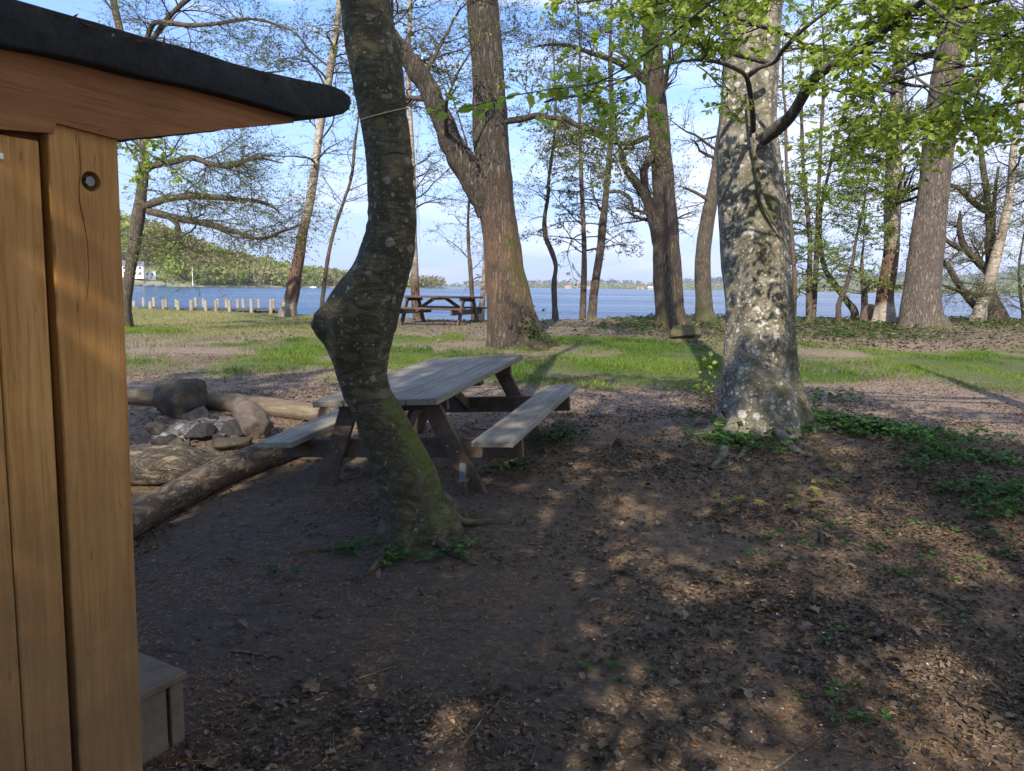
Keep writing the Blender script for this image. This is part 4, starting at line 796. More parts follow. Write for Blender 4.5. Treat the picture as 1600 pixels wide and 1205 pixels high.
for (pts, rs_) in (([(612, 690), (648, 745), (686, 784), (714, 805), (738, 822)], [12, 20, 19, 13, 4]), ([(650, 790), (672, 838), (697, 862), (745, 885)], [24, 17, 9, 3]), ([(640, 800), (588, 845), (530, 858), (455, 864)], [26, 10, 6, 2]), ([(630, 800), (610, 858), (596, 880), (570, 902)], [26, 12, 6, 2]), ([(690, 790), (718, 812), (760, 820), (820, 817)], [16, 8, 5, 2])):
    LP = []; LR = []
    for k, ((x, y), rp) in enumerate(zip(pts, rs_)):
        if k < 2 or y < 803: p_ = at(x, y, cd_-.035*k+.06)
        else:
            g = gpt(x, y); p_ = g+np.array([0, 0, rp*px2m(g)*.35])
        LP.append(p_); LR.append(rp*px2m(p_))
    Ql, Rl = resample(LP, LR, 26); Vl, ql = tubes(Ql[None], Rl[None], 18); cl2 = np.repeat(Ql, 18, 0); Dl = norm(Vl-cl2); Vl = Vl+Dl*(fbm(Vl*7, 3, 9)*.015)[:, None]
    mb.add(Vl, ql, maskc(Vl[None], -.02+.3*np.clip(Dl[:, 0]+Dl[:, 2]*.5, 0, 1)[None]*np.exp(-((Vl[:, 2]-.45)/.4)**2)[None], .3, .0)[0])
mb.build('trunk', M['dark_beech_bark'], root, local=base)
cB = dict(CR); cB.update(leaf='beech_leaf', shape='ovate', size=(.05, .075), m2=7, l2=(.6, 1.5), m3=6, l3=(.2, .5), per=5, flat=.4, up=.0)
crown_parts(root, base, [(Qc, Rc, (.5, 1.), 15, (2.0, 3.8))], rg, cB, 'branch_dark')
cpt = at(601, 178, cd_); rr_ = 36*px2m(cpt); th = np.linspace(0, 2*np.pi, 40); K = np.stack([cpt[0]+rr_*1.02*np.cos(th), cpt[1]+rr_*1.02*np.sin(th), cpt[2]+.035*np.cos(th)-.05*np.sin(th)*-1*.6], 1)
mb = MB(); V, q = tubes(K[None], np.full((1, 40), .0032), 6); mb.add(V, q); tag(mb.build('cord', M['cord']), 'pale thin cord tied around the crooked trunk', 'cord')

# --- big lichen spotted beech
bd_ = gpt(1185, 672)[1]+.25
rows = [(672, 1112, 1268), (645, 1121, 1258), (620, 1125, 1251), (590, 1129, 1244), (550, 1132, 1239), (500, 1133, 1236), (450, 1132, 1234), (400, 1129, 1231), (370, 1127, 1228), (330, 1124, 1222), (290, 1122, 1218), (250, 1123, 1215), (200, 1125, 1212), (150, 1127, 1212), (100, 1129, 1213), (50, 1131, 1216), (0, 1133, 1222), (-60, 1134, 1222), (-150, 1133, 1216), (-280, 1130, 1206)]
P, R = trunk_rows(rows, bd_); base = P[0].copy(); base[2] = float(H(base[0], base[1])); rg = np.random.default_rng(15); P, R = extend_up(P, R, 13, rg, .08)
root = thing('beech_tree', base, 'thick beech trunk spotted with pale lichen, right of centre', 'tree')
def m2(V, D, HZ):
    nz = fbm(V*np.array([2.2, 2.2, 1.0]), 3, 8); sd = D@np.array([-.9, -.4, 0]); return maskc(V, np.clip(.30+.55*nz-.25*sd+.12*sstep(2.8, .4, HZ)-.45*sstep(2.2, 3.6, HZ), 0, .8), .95, 0.)
sc1 = at(1196, 215, bd_-.3); kn = [(*sc1, .09, .05), (*at(1178, 205, bd_-.3), .05, .03), (*at(1192, 300, bd_-.32), .05, .02), (*at(1148, 430, bd_-.3), .04, -.02), (*at(1180, 620, bd_-.35), .06, -.06), (*at(1176, 650, bd_-.38), .07, -.05)]
mb = MB(); V, q, C, Qb, Rb = trunk_mesh(P, R, 90, 220, .10, 7, .28, .045, 9, m2, 2.2, .03, kn, sink=.3, phase=2.2); mb.add(V, q, C)
seam = [at(x, y, bd_-.37) for x, y in ((1168, 150), (1172, 205), (1182, 260), (1190, 310), (1204, 340), (1222, 370))]
Ql, Rl = limb(mb, seam, [.006, .014, .017, .016, .012, .004], 10, 30, seed=4, col=(.5, .4, 0))
for pts, rs_ in (([(1135, 650), (1118, 668), (1090, 690), (1062, 700)], [14, 12, 8, 3]), ([(1150, 655), (1135, 690), (1128, 715), (1110, 735)], [14, 12, 8, 3]), ([(1240, 650), (1262, 668), (1285, 672), (1320, 670)], [14, 12, 8, 3]), ([(1210, 660), (1225, 690), (1240, 705), (1262, 715)], [16, 12, 9, 3]), ([(1180, 660), (1178, 690), (1165, 705), (1150, 722)], [15, 11, 7, 3])):
    LP = []; LR = []
    for k, ((x, y), rp) in enumerate(zip(pts, rs_)):
        p_ = at(x, y, bd_-.2) if k == 0 else gpt(x, y)+np.array([0, 0, .01]); LP.append(p_); LR.append(rp*px2m(p_))
    limb(mb, LP, [.8*q9 for q9 in LR], 14, 20, seed=6, col=(.42, .15, 0))
# the big forking branches are part of the trunk mesh
BD = []
def blimb(pts, dep, m_, l_, sides=14):
    LP = []; LR = []
    for k, (x, y, rp) in enumerate(pts):
        p_ = at(x, y, np.interp(k, [0, len(pts)-1], dep)); LP.append(p_); LR.append(.82*rp*px2m(p_))
    q_ = limb(mbB, LP, LR, sides, 6*len(pts), disp=.006, seed=7); BD.append((q_[0], q_[1], (.38, 1.), int(m_*.62+.5), l_)); return q_
mb.build('trunk', M['beech_bark'], root, local=base)
mbB = MB(); f0 = bd_-.36
blimb([(1192, 218, 13), (1215, 200, 13), (1235, 182, 11), (1252, 155, 10.5), (1265, 132, 10), (1285, 112, 9.5), (1318, 92, 9), (1350, 72, 8), (1385, 45, 7.5), (1415, 22, 7), (1445, 0, 6.5), (1500, -50, 5), (1560, -90, 3)], (f0, f0-2.2), 14, (.9, 1.9))
blimb([(1177, 205, 5.5), (1176, 175, 5.5), (1172, 145, 5), (1166, 120, 4.5), (1150, 108, 3.5), (1120, 97, 3.2), (1090, 94, 3), (1060, 97, 2.6), (1010, 112, 2.2), (950, 135, 2), (900, 150, 1.8), (850, 160, 1.5)], (f0, f0-2.4), 11, (.5, 1.1), 10)
blimb([(1168, 120, 4.5), (1185, 107, 4), (1210, 97, 4), (1222, 80, 4), (1240, 60, 4), (1265, 38, 3.5), (1310, 5, 3)], (f0-.05, f0-1.2), 8, (.6, 1.3), 10)
blimb([(1200, 98, 4.5), (1160, 88, 4.5), (1120, 76, 4.5), (1080, 64, 4.5), (1070, 50, 4), (1068, 20, 3.5), (1060, -20, 3)], (f0-.1, f0-1.5), 8, (.5, 1.2), 10)
blimb([(1275, 112, 4.5), (1272, 88, 4), (1255, 70, 3.5), (1232, 55, 3.2), (1190, 42, 3), (1130, 20, 2.6), (1080, -10, 2)], (f0-.5, f0-1.6), 9, (.5, 1.1), 10)
blimb([(1393, 40, 4), (1400, 75, 3), (1420, 110, 2.5), (1460, 140, 2), (1520, 165, 1.6)], (f0-1.5, f0-2.3), 8, (.5, 1.1), 8)
blimb([(1320, 92, 4), (1360, 100, 3), (1410, 130, 2.6), (1470, 135, 2.2), (1540, 120, 2), (1620, 130, 1.5)], (f0-1.0, f0-1.9), 10, (.5, 1.1), 8)
blimb([(1445, 0, 4), (1480, 30, 3), (1530, 50, 2.5), (1600, 60, 2), (1680, 90, 1.5)], (f0-1.9, f0-2.8), 9, (.6, 1.2), 8)
blimb([(1270, 125, 3), (1300, 140, 2.5), (1340, 150, 2), (1385, 175, 1.5), (1400, 215, 1.2)], (f0-.6, f0-1.2), 8, (.4, .8), 8)
mbB.build('limb', M['limb_bark'], root, local=base)
cb = dict(CR); cb.update(leaf='beech_leaf', shape='ovate', size=(.034, .066), m2=7, l2=(.25, .7), m3=4, l3=(.08, .25), per=4, flat=.45, up=-.01, rs=.4)
crown_parts(root, base, BD, rg, cb, 'branch_dark')
crown_parts(root, base, [(Qb, Rb, (.5, 1.), 18, (2.5, 4.8))], rg, cB, 'branch_dark', ('upper_branches', 'upper_foliage'))

# --- neighbouring beech boughs that reach into the picture from the right and the top
def boughs(name, label, trunkpts, trunkr, list_, seed, c, cat='tree', bk='dark_beech_bark'):
    r = np.random.default_rng(seed); Pt = np.array(trunkpts, float); base = Pt[0].copy(); root = thing(name, base, label, cat)
    mb = MB(); V, q, C, Q, Rq = trunk_mesh(Pt, np.array(trunkr), 28, 70, .3, 5, .3, .03, seed, mk_mask((.1, .2), .5), 3, .02); mb.add(V, q, C); par = []
    for pts, dep, m_, l_ in list_:
        LP = []; LR = []
        for k, (x, y, rp) in enumerate(pts):
            p_ = at(x, y, np.interp(k, [0, len(pts)-1], dep)); LP.append(p_); LR.append(rp*px2m(p_))
        a_ = Q[np.argmin(np.linalg.norm(Q-LP[0], axis=1)*1.0)]; mdl = (a_+LP[0])/2+np.array([0, 0, .1]); LP = [a_, mdl]+LP; LR = [LR[0]*1.8, LR[0]*1.4]+LR
        q_ = limb(mb, LP, LR, 8, 40, disp=.003, seed=seed); par.append((q_[0], q_[1], (.3, 1.), int(m_*.6), l_))
    mb.build('trunk', M[bk], root, local=base); crown_parts(root, base, par, r, c, 'branch_dark'); return root
zr = float(H(5.2, 4.2))
cn_ = dict(cb); cn_.update(size=(.036, .068))
boughs('beech_tree', 'young beech off the right edge whose leafy boughs hang into the top right', [(5.2, 4.2, zr), (5.1, 4.2, 2), (5.0, 4.3, 4), (4.7, 4.2, 6.5)], [.16, .14, .11, .05],
       [([(1720, 60, 5), (1640, 75, 4), (1560, 95, 3), (1470, 110, 2.5), (1390, 130, 1.6)], (4.6, 5.4), 12, (.5, 1.1)),
        ([(1700, -60, 5), (1620, -20, 4), (1540, 5, 3), (1450, 20, 2.5), (1350, 40, 1.6)], (4.8, 5.6), 12, (.5, 1.1)),
        ([(1720, 140, 4), (1650, 150, 3), (1590, 160, 2.5), (1530, 170, 1.6)], (4.4, 5.0), 8, (.4, .9)),
        ([(1600, -160, 5), (1450, -90, 4), (1320, -40, 3), (1200, -15, 2.5), (1100, 5, 1.6), (1020, 20, 1.2)], (4.6, 5.6), 16, (.5, 1.0)),
        ([(1500, -120, 4), (1300, -60, 4), (1150, -30, 3), (1000, -10, 2.5), (900, 5, 1.6)], (5.0, 6.0), 12, (.4, .8))], 61, cn_)
# the single spray in front of the forked oak
mbx = MB()
# --- forked oak
od_ = gpt(805, 545)[1]+.2
rows = [(548, 757, 862), (535, 763, 850), (515, 764, 841), (490, 763, 833), (460, 761, 826), (430, 759, 820), (400, 758, 816), (370, 755, 811), (340, 750, 806), (310, 745, 802), (280, 741, 800), (250, 741, 797), (200, 740, 793), (150, 738, 790), (100, 735, 788), (50, 731, 783), (0, 728, 779), (-80, 724, 772), (-200, 720, 764)]
def m3(V, D, HZ): return maskc(V, np.clip(.05+.55*np.clip(D@norm(np.array([.9, -.5, 0])), 0, 1)*np.exp(-((HZ-1.6)/1.1)**2)+.5*np.exp(-HZ/.25), 0, 1), 0., .55*np.exp(-((HZ-1.6)/1.2)**2))
ro_, Qo, Rqo = tree('oak_tree', 'large forked oak with furrowed bark left of centre, ivy at its foot', rows, od_, 'oak_bark', 14, 25, dict(CR), mask=m3, sides=72, n=200, disp=.035, nsc=2.5, flare=.28, lobes=6, flh=.3, t0=.55, m=9, l=(2.5, 4.5), fl=.03,
     limbs=[([(768, 330, 24), (752, 300, 24), (736, 272, 22), (720, 246, 19), (705, 222, 17.5), (695, 195, 17), (684, 170, 16.5), (672, 142, 16), (655, 115, 15.5), (636, 90, 14), (618, 66, 13.5), (600, 45, 13), (575, 12, 12), (550, -40, 10), (520, -120, 7)], (od_, od_-.3), 10, (1.5, 3.0)),
            ([(790, 190, 5), (815, 186, 5), (842, 180, 4.5), (860, 184, 4), (885, 186, 4), (905, 198, 3.5), (935, 205, 3), (960, 220, 2)], (od_-.4, od_-1.0), 10, (.5, 1.2))])
ivp = gpt(828, 540); mb = MB(); n_ = 260; pp = np.stack([rng.normal(size=n_)*.16, rng.normal(size=n_)*.05-.45, np.abs(rng.normal(size=n_))*.28+.05], 1)+np.array([ivp[0], od_, ivp[2]]); d = norm(rng.normal(size=pp.shape)+[0, -1, -.3]); s = norm(np.cross(d, rng.normal(size=pp.shape)))
addleaves(mb, pp, d, s, np.cross(s, d), rng.uniform(.04, .08, (n_, 1)), np.stack([rng.random(n_), rng.uniform(.6, 1.1, n_), np.zeros(n_)], 1), 'ovate', .8); tag(mb.build('ivy', M['dark_leaf'], smooth=False), 'small dark ivy clump at the foot of the forked oak', 'ivy', kind='stuff')

al = dict(m2=10, m3=8, l3=(.2, .6), per=3, size=(.03, .062), up=.0)
# --- left alder with sweeping limbs
def L(*a): return [(x, y, r) for x, y, r in a]
tree('alder_tree', 'tall alder beside the hut with long limbs sweeping right over the bay', [(478, 184, 204), (450, 190, 207), (420, 196, 212), (380, 200, 219), (340, 206, 226), (300, 213, 230), (262, 219, 232), (200, 215, 227), (120, 200, 212), (40, 180, 191), (-60, 160, 170)], 18.5, 'grey_bark', 11.5, 31, al, m=12, l=(2, 4), t0=.4, limbs=[
    (L((226, 322, 6), (262, 311, 5.5), (307, 306, 5), (337, 309, 4.5), (375, 311, 3.5), (424, 322, 2.5), (450, 345, 1.5)), (18.5, 17), 16, (.9, 2.0)),
    (L((232, 330, 6), (277, 341, 5.5), (319, 349, 5), (367, 362, 4), (409, 373, 3), (450, 358, 2), (485, 345, 1.5)), (18.5, 16.5), 16, (.9, 1.9)),
    (L((262, 338, 4), (277, 352, 4), (279, 371, 3.5), (300, 390, 2.5), (330, 402, 1.5)), (18, 17), 9, (.6, 1.3)),
    (L((228, 262, 5), (270, 253, 5), (300, 247, 4.5), (330, 256, 4.5), (364, 259, 4), (397, 247, 3), (442, 255, 2)), (18.5, 17), 15, (.8, 1.9)),
    (L((212, 180, 5), (225, 90, 5), (240, 37, 4), (262, 36, 4), (300, 40, 3.5), (337, 37, 3), (400, 30, 2.5), (460, 50, 1.5)), (18.5, 16.5), 16, (.9, 1.9)),
    (L((215, 200, 4), (300, 150, 3.5), (380, 120, 3), (450, 110, 2)), (18.5, 16.8), 12, (.9, 1.8)),
    (L((205, 120, 5), (270, 20, 4), (360, -40, 3.5), (450, -60, 2.5)), (18.5, 16.5), 12, (.9, 2.0))])
wear = mk_mask((.05, .35), 0, 0, .4, wearband=(.35, 3.3))
tree('birch_tree', 'slim leaning birch with peeled reddish lower stem by the pier', [(488, 437, 462), (460, 446, 467), (430, 452, 471), (400, 459, 476), (370, 464, 480), (330, 474, 488), (290, 482, 495), (250, 488, 500), (200, 494, 506), (150, 503, 516), (100, 511, 523), (60, 519, 529), (20, 524, 533), (-60, 528, 536), (-200, 530, 537)], 25.2, 'birch_bark', 15, 37, dict(al, leaf='bud_leaf', up=-.03), mask=wear, m=16, l=(1.5, 3.4), t0=.42)
tree('thin_birch', 'very thin pale stem just left of the crooked trunk', [(492, 499, 506), (450, 503, 509), (400, 510, 516), (360, 519, 525), (320, 533, 538), (280, 546, 551), (230, 552, 556), (150, 560, 563)], 25.6, 'thin_bark', 9.5, 41, dict(al, leaf='young_leaf', m2=6), m=12, l=(1, 2.2), t0=.4)
tree('shore_tree', 'straight trunk seen behind the left end of the far table', [(505, 646, 658), (470, 643, 656), (430, 642, 654), (380, 642, 652), (300, 640, 650), (200, 637, 646), (120, 634, 642), (40, 636, 643), (-80, 640, 646)], 22.9, 'birch_bark', 13.5, 43, dict(al, leaf='bud_leaf', up=-.02), mask=mk_mask((.1, .2), 0, 0, .5, wearband=(-.5, 1.6)), m=18, l=(1.4, 3.2), t0=.33)
tree('slender_alder', 'slender branching tree behind the middle of the far table', [(500, 736, 743), (460, 734, 741), (420, 732, 738), (380, 729, 735), (330, 730, 734), (280, 733, 736)], 23.6, 'thin_bark', 9, 47, dict(al, up=0), m=20, l=(1, 2.2), t0=.22)
tree('slender_alder', 'slender leaning stem close against the left side of the forked oak', [(505, 745, 757), (460, 750, 759), (420, 754, 762), (370, 758, 765), (300, 762, 768), (200, 770, 775)], 22.7, 'birch_bark', 10, 53, dict(al), m=12, l=(1, 2.2), t0=.4)
tree('wavy_tree', 'thin wavy stem right of the forked oak at the water', [(503, 863, 873), (470, 862, 871), (440, 862, 870), (415, 865, 872), (395, 859, 867), (370, 849, 856), (340, 848, 854), (310, 853, 859), (280, 855, 860), (250, 859, 864), (225, 863, 867), (150, 866, 870)], 23.7, 'thin_bark', 9.5, 59, dict(al, m2=5, m3=5, l2=(.4, 1.0)), m=12, l=(.8, 2.0), t0=.45)
sp = dict(m2=9, l2=(.3, .9), m3=5, l3=(.1, .3), per=7, size=(.03, .06), up=-.07, ang=(1.2, 1.6), leaf='needle_green', flat=.5)
tree('spruce_tree', 'straight dark spruce stem with thin drooping boughs at the water', [(503, 905, 916), (450, 907, 917), (400, 909, 917), (330, 907, 914), (250, 904, 910), (160, 903, 908), (60, 904, 907)], 24.3, 'thin_bark', 12.5, 67, sp, m=44, l=(1.2, 2.8), t0=.26, flare=.1)
tree('slim_tree', 'slim leaning trunk immediately right of the dark spruce stem', [(503, 918, 931), (470, 920, 934), (440, 924, 937), (400, 931, 943), (360, 935, 947), (320, 940, 950), (280, 944, 954), (240, 948, 957), (180, 952, 960), (100, 950, 957)], 23.9, 'thin_bark', 10.5, 71, dict(al, m2=6), m=12, l=(1.0, 2.6), t0=.42, limbs=[(L((950, 300, 3), (970, 300, 3), (985, 312, 3), (990, 340, 2)), (23.9, 23.7), 4, (.4, .9))])
o2 = gpt(1052, 512)[1]
tree('oak_tree', 'rough upright oak on the bank with a curved side stem', [(514, 1026, 1078), (500, 1027, 1072), (470, 1024, 1068), (440, 1022, 1066), (400, 1021, 1063), (360, 1022, 1060), (320, 1021, 1056), (280, 1019, 1053), (240, 1016, 1048), (200, 1012, 1045), (150, 1010, 1040), (100, 1007, 1037), (50, 1004, 1034), (0, 1003, 1032), (-80, 1002, 1030)], o2, 'oak_bark', 13.5, 73, dict(al), mask=mk_mask((.15, .35), 0, .1), sides=48, n=150, disp=.03, flare=.35, flh=.35, m=16, l=(2, 4), t0=.45,
     limbs=[(L((1035, 395, 12), (1024, 350, 11), (1015, 320, 9), (1004, 300, 8), (992, 283, 7), (978, 262, 6), (970, 235, 4), (960, 200, 3)), (o2, o2-.3), 8, (.8, 1.8)), (L((1014, 318, 6), (1008, 290, 6), (1006, 268, 6), (1018, 245, 6), (1022, 225, 5)), (o2-.1, o2-.2), 3, (.4, 1)),
            (L((1012, 130, 5), (970, 100, 4.5), (930, 85, 4), (880, 70, 3), (820, 75, 2)), (o2, o2-1.2), 14, (.8, 1.8)), (L((1012, 215, 4), (980, 225, 4), (940, 215, 3.5), (900, 195, 3), (850, 190, 2)), (o2, o2-.9), 10, (.6, 1.3))])
t3 = gpt(1102, 503)[1]
tree('shore_tree', 'dark mossy trunk between the rough oak and the lichen beech', [(507, 1087, 1122), (490, 1088, 1116), (460, 1087, 1112), (430, 1086, 1110), (400, 1087, 1110), (370, 1090, 1113), (340, 1095, 1117), (300, 1104, 1124), (260, 1112, 1130), (200, 1122, 1138), (120, 1134, 1148), (20, 1150, 1160)], t3, 'grey_bark', 12, 79, dict(al, m2=6), mask=mk_mask((.25, .6), 0, 0, .5), sides=28, m=12, l=(1.5, 3.2), t0=.5, limbs=[(L((1118, 320, 3), (1085, 300, 2.5), (1060, 290, 2)), (t3, t3-.5), 6, (.4, .9))])
# right-hand group
yl = dict(m2=8, l2=(.4, 1.1), m3=5, l3=(.15, .4), per=6, size=(.045, .08), up=0., flat=.25, leaf='young_leaf', ang=(1.0, 1.5))
dr = 21.8
tree('beech_sapling', 'leftmost slender leafy sapling right of the lichen beech', [(498, 1236, 1244), (440, 1238, 1245), (380, 1234, 1241), (320, 1230, 1236), (250, 1226, 1231), (160, 1224, 1228)], dr, 'thin_bark', 8.5, 83, yl, m=16, l=(.8, 2.0), t0=.12, flare=.1)
tree('beech_sapling', 'taller slender leafy sapling in the group right of the lichen beech', [(497, 1259, 1268), (440, 1260, 1269), (380, 1262, 1269), (320, 1257, 1264), (260, 1252, 1258), (180, 1250, 1255)], dr+.5, 'thin_bark', 9.5, 89, yl, m=18, l=(.8, 2.2), t0=.1, flare=.1)
tree('beech_sapling', 'grey straight sapling stem third from the lichen beech', [(494, 1267, 1275), (440, 1270, 1278), (380, 1273, 1280), (300, 1276, 1282), (200, 1281, 1286), (100, 1286, 1290)], dr+1.0, 'grey_bark', 10, 97, yl, m=15, l=(.8, 2.0), t0=.2, flare=.1)
tree('curved_sapling', 'dark curved sapling forking upward before the water', [(499, 1306, 1314), (475, 1307, 1315), (450, 1318, 1325), (425, 1326, 1332), (400, 1331, 1336), (370, 1336, 1341), (330, 1346, 1350), (280, 1355, 1358), (220, 1366, 1369)], dr-.3, 'twig', 6.8, 101, yl, m=18, l=(.8, 1.8), t0=.25, flare=.1)
tree('leaning_tree', 'low bent grey stem arching left behind the saplings', [(490, 1330, 1342), (470, 1318, 1328), (445, 1300, 1309), (420, 1285, 1293), (390, 1279, 1286), (340, 1278, 1284), (280, 1290, 1295), (200, 1310, 1314)], dr+2, 'grey_bark', 9, 103, dict(al), m=16, l=(1, 2.2), t0=.25, flare=.1)
tree('birch_tree', 'pale birch trunk with a dark burnt band beside the stump', [(488, 1367, 1396), (460, 1371, 1395), (430, 1376, 1400), (400, 1380, 1404), (370, 1382, 1405), (330, 1382, 1406), (290, 1383, 1407), (250, 1384, 1408), (200, 1387, 1409), (150, 1392, 1411), (80, 1396, 1412), (0, 1398, 1412), (-80, 1400, 1411)], 22.3, 'birch_bark', 12.5, 107, dict(al, leaf='bud_leaf', flat=.4), mask=mk_mask((.05, .1), 0, 0, .3, wearband=(.35, 2.4)), m=22, l=(1.3, 3.2), t0=.25, sides=28)
pd_ = gpt(1440, 510)[1]
tree('pine_tree', 'massive leaning trunk with grey flaking bark on the right bank', [(513, 1404, 1476), (495, 1409, 1469), (460, 1413, 1467), (430, 1417, 1468), (400, 1421, 1470), (360, 1427, 1474), (320, 1433, 1478), (280, 1438, 1483), (240, 1442, 1488), (200, 1447, 1493), (160, 1452, 1498), (100, 1461, 1506), (50, 1468, 1513), (0, 1476, 1520), (-80, 1488, 1530)], pd_, 'pine_bark', 14, 109, dict(al, leaf='needle_green'), mask=mk_mask((.0, .6), 0, .0, .22), sides=56, n=170, disp=.03, nsc=3, flare=.3, flh=.3, t0=.6, m=8, l=(1.5, 3))
tree('birch_tree', 'leaning white birch at the right edge rising from the tangle', [(497, 1518, 1538), (470, 1528, 1545), (440, 1538, 1555), (400, 1548, 1564), (360, 1560, 1573), (320, 1569, 1581), (280, 1575, 1586), (240, 1578, 1588), (200, 1584, 1593), (140, 1594, 1602), (60, 1600, 1607), (-60, 1603, 1609)], 22.5, 'birch_bark', 12, 113, dict(al, flat=.5), m=16, l=(1.2, 2.8), t0=.3)
tree('alder_tree', 'twin stemmed brown alder behind the leaning white birch', [(496, 1545, 1572), (470, 1543, 1560), (440, 1541, 1553), (400, 1540, 1550), (350, 1540, 1549), (300, 1537, 1546), (260, 1532, 1540), (220, 1528, 1535), (160, 1527, 1532), (80, 1523, 1528)], 23.2, 'grey_bark', 11, 127, dict(al), m=14, l=(1.2, 2.8), t0=.35,
     limbs=[(L((1550, 400, 4.5), (1551, 350, 4), (1553, 320, 3.5), (1560, 260, 3)), (23.2, 23.0), 6, (.8, 1.6)), (L((1540, 330, 5), (1520, 315, 5), (1505, 300, 4.5), (1480, 285, 4)), (23.2, 22.9), 10, (.8, 1.8)), (L((1525, 480, 6), (1510, 462, 6), (1495, 440, 5), (1480, 415, 4.5), (1465, 400, 3.5)), (23, 22.4), 8, (.6, 1.5)),
            (L((1548, 430, 6), (1530, 410, 6), (1510, 390, 5.5), (1500, 365, 4.5), (1500, 330, 3.5)), (23.2, 22.7), 10, (.6, 1.5)), (L((1500, 390, 4), (1485, 380, 4), (1465, 365, 3.5)), (22.8, 22.5), 6, (.6, 1.2)), (L((1530, 465, 4), (1500, 455, 4), (1470, 445, 3)), (23, 22.5), 6, (.5, 1.2))])
tree('shore_bush', 'thin twiggy shrub at the far right edge over the water', [(500, 1596, 1602), (460, 1592, 1597), (420, 1590, 1594), (380, 1596, 1599), (330, 1606, 1609)], 22.6, 'twig', 5, 131, dict(al, leaf='young_leaf'), m=22, l=(.8, 1.8), t0=.12, flare=.1, cat='shrub')
tree('shore_bush', 'short stub like young tree left of the burnt birch', [(490, 1345, 1356), (450, 1346, 1354), (420, 1344, 1350), (400, 1345, 1349), (380, 1348, 1351)], 22.2, 'thin_bark', 4.4, 137, yl, m=16, l=(.8, 1.8), t0=.3, flare=.1, cat='shrub')

# --- loose spray in front of the oak (a long low twig of the young beech off to the right)
r = np.random.default_rng(8)
root = thing('hanging_bough', at(1290, -150, 4.3), 'thin leafy bough hanging across the forked oak with large bright leaves', 'branch'); mb = MB()
pts = [(1290, -150, 6), (1180, -60, 5), (1080, 30, 4), (1000, 90, 3), (930, 130, 2.4), (860, 140, 2), (800, 150, 1.6), (740, 165, 1.3), (690, 172, 1)]; LP = [at(x, y, np.interp(k, [0, 8], [4.3, 3.0])) for k, (x, y, q_) in enumerate(pts)]; LR = [q_*px2m(p_)*.5 for (x, y, q_), p_ in zip(pts, LP)]
q_ = limb(mb, LP, LR, 7, 40, disp=.001); Q1, R1_ = grow(r, q_[0][None], q_[1][None], 26, .25, 1, (.12, .34), (.5, 1.1), 5, .12, -.05, .5, .5, .4, .3, .0012); V, q = tubes(Q1, R1_, 4); mb.add(V, q, (0, 0, 0)); mb.build('stem', M['branch_dark'], root, local=root.location)
ml = MB(); leaves(ml, r, Q1, R1_, 4, (.045, .068), .2, .4, 'ovate', droop=.35); leaves(ml, r, q_[0][None, 14:], q_[1][None, 14:], 26, (.045, .068), .1, .4, 'ovate', droop=.35); ml.build('foliage', M['beech_leaf'], root, smooth=False, local=root.location)
# --- spray hanging beside the hut
root = thing('hanging_bough', at(150, 120, 6.5), 'small bright leafy spray hanging just right of the hut post', 'branch'); mb = MB()
for pts in ([(150, 120, 3), (190, 200, 3), (225, 235, 2.5), (262, 258, 2), (290, 280, 1.5), (318, 300, 1)], [(185, 190, 2.5), (200, 230, 2), (215, 250, 1.5), (220, 268, 1)], [(190, 200, 2.5), (225, 215, 2), (255, 225, 1.4), (268, 232, 1)]):
    LP = [at(x, y, 6.5) for x, y, _ in pts]; q_ = limb(mb, LP, [c_*px2m(LP[0])*.7 for _, _, c_ in pts], 6, 24, disp=.001); Q1, R1_ = grow(r, q_[0][None], q_[1][None], 14, .15, 1, (.1, .3), (.5, 1.1), 5, .12, -.05, .5, .5, .4, .3, .0012); V, q = tubes(Q1, R1_, 4); mb.add(V, q, (0, 0, 0)); leaves(mb, r, Q1, R1_, 5, (.04, .06), .1, .4, 'ovate', mi=1, droop=.3)
o = mb.build('foliage', [M['branch_dark'], M['beech_leaf']], root, smooth=False, local=root.location)
# --- trees standing behind the camera; they shade the foreground
def shade(x, y, hgt, seed, label, m=21, l=(2.2, 3.9), t0=.32, big=1.2):
    z = float(H(x, y)); r = np.random.default_rng(seed); P = np.array([[x, y, z], [x+.1, y, z+2.5], [x-.1, y+.1, z+5], [x, y+.1, hgt]]); R = np.array([.2, .17, .12, .03]); root = thing('beech_tree', P[0], label, 'tree', 'beeches behind the viewpoint')
    mb = MB(); V, q, C, Q, Rq = trunk_mesh(P, R, 24, 50, .3, 5, .3, .03, seed, mk_mask((.1, .2), .5), 3, .02); mb.add(V, q, C); mb.build('trunk', M['dark_beech_bark'], root, local=P[0])
    c = dict(cB, m2=7, l2=(.8, 1.7), m3=5, l3=(.3, .6), per=7, size=(.10*big, .15*big), shape='quad', flat=.4); crown_parts(root, P[0], [(Q, Rq, (t0, 1), m, l)], r, c, 'branch_dark')
SHL = 'beech with a full green crown standing behind the viewpoint'
for k, (x, y, h_) in enumerate(((-4.2, -6, 9), (.8, -8.0, 10), (5.5, -6.5, 9), (-1.7, -3.6, 9.6), (3.0, -3.6, 8.4), (8.5, -2.5, 8.0), (-6.5, -1.0, 7.5), (-3.4, -4.6, 8.2), (.9, -5.0, 8.4), (5.8, -3.6, 8.0))): shade(x, y, h_, 200+k, SHL)
shade(-1.0, -1.9, 5.6, 240, SHL, 18, (.9, 1.7), .35, .9)

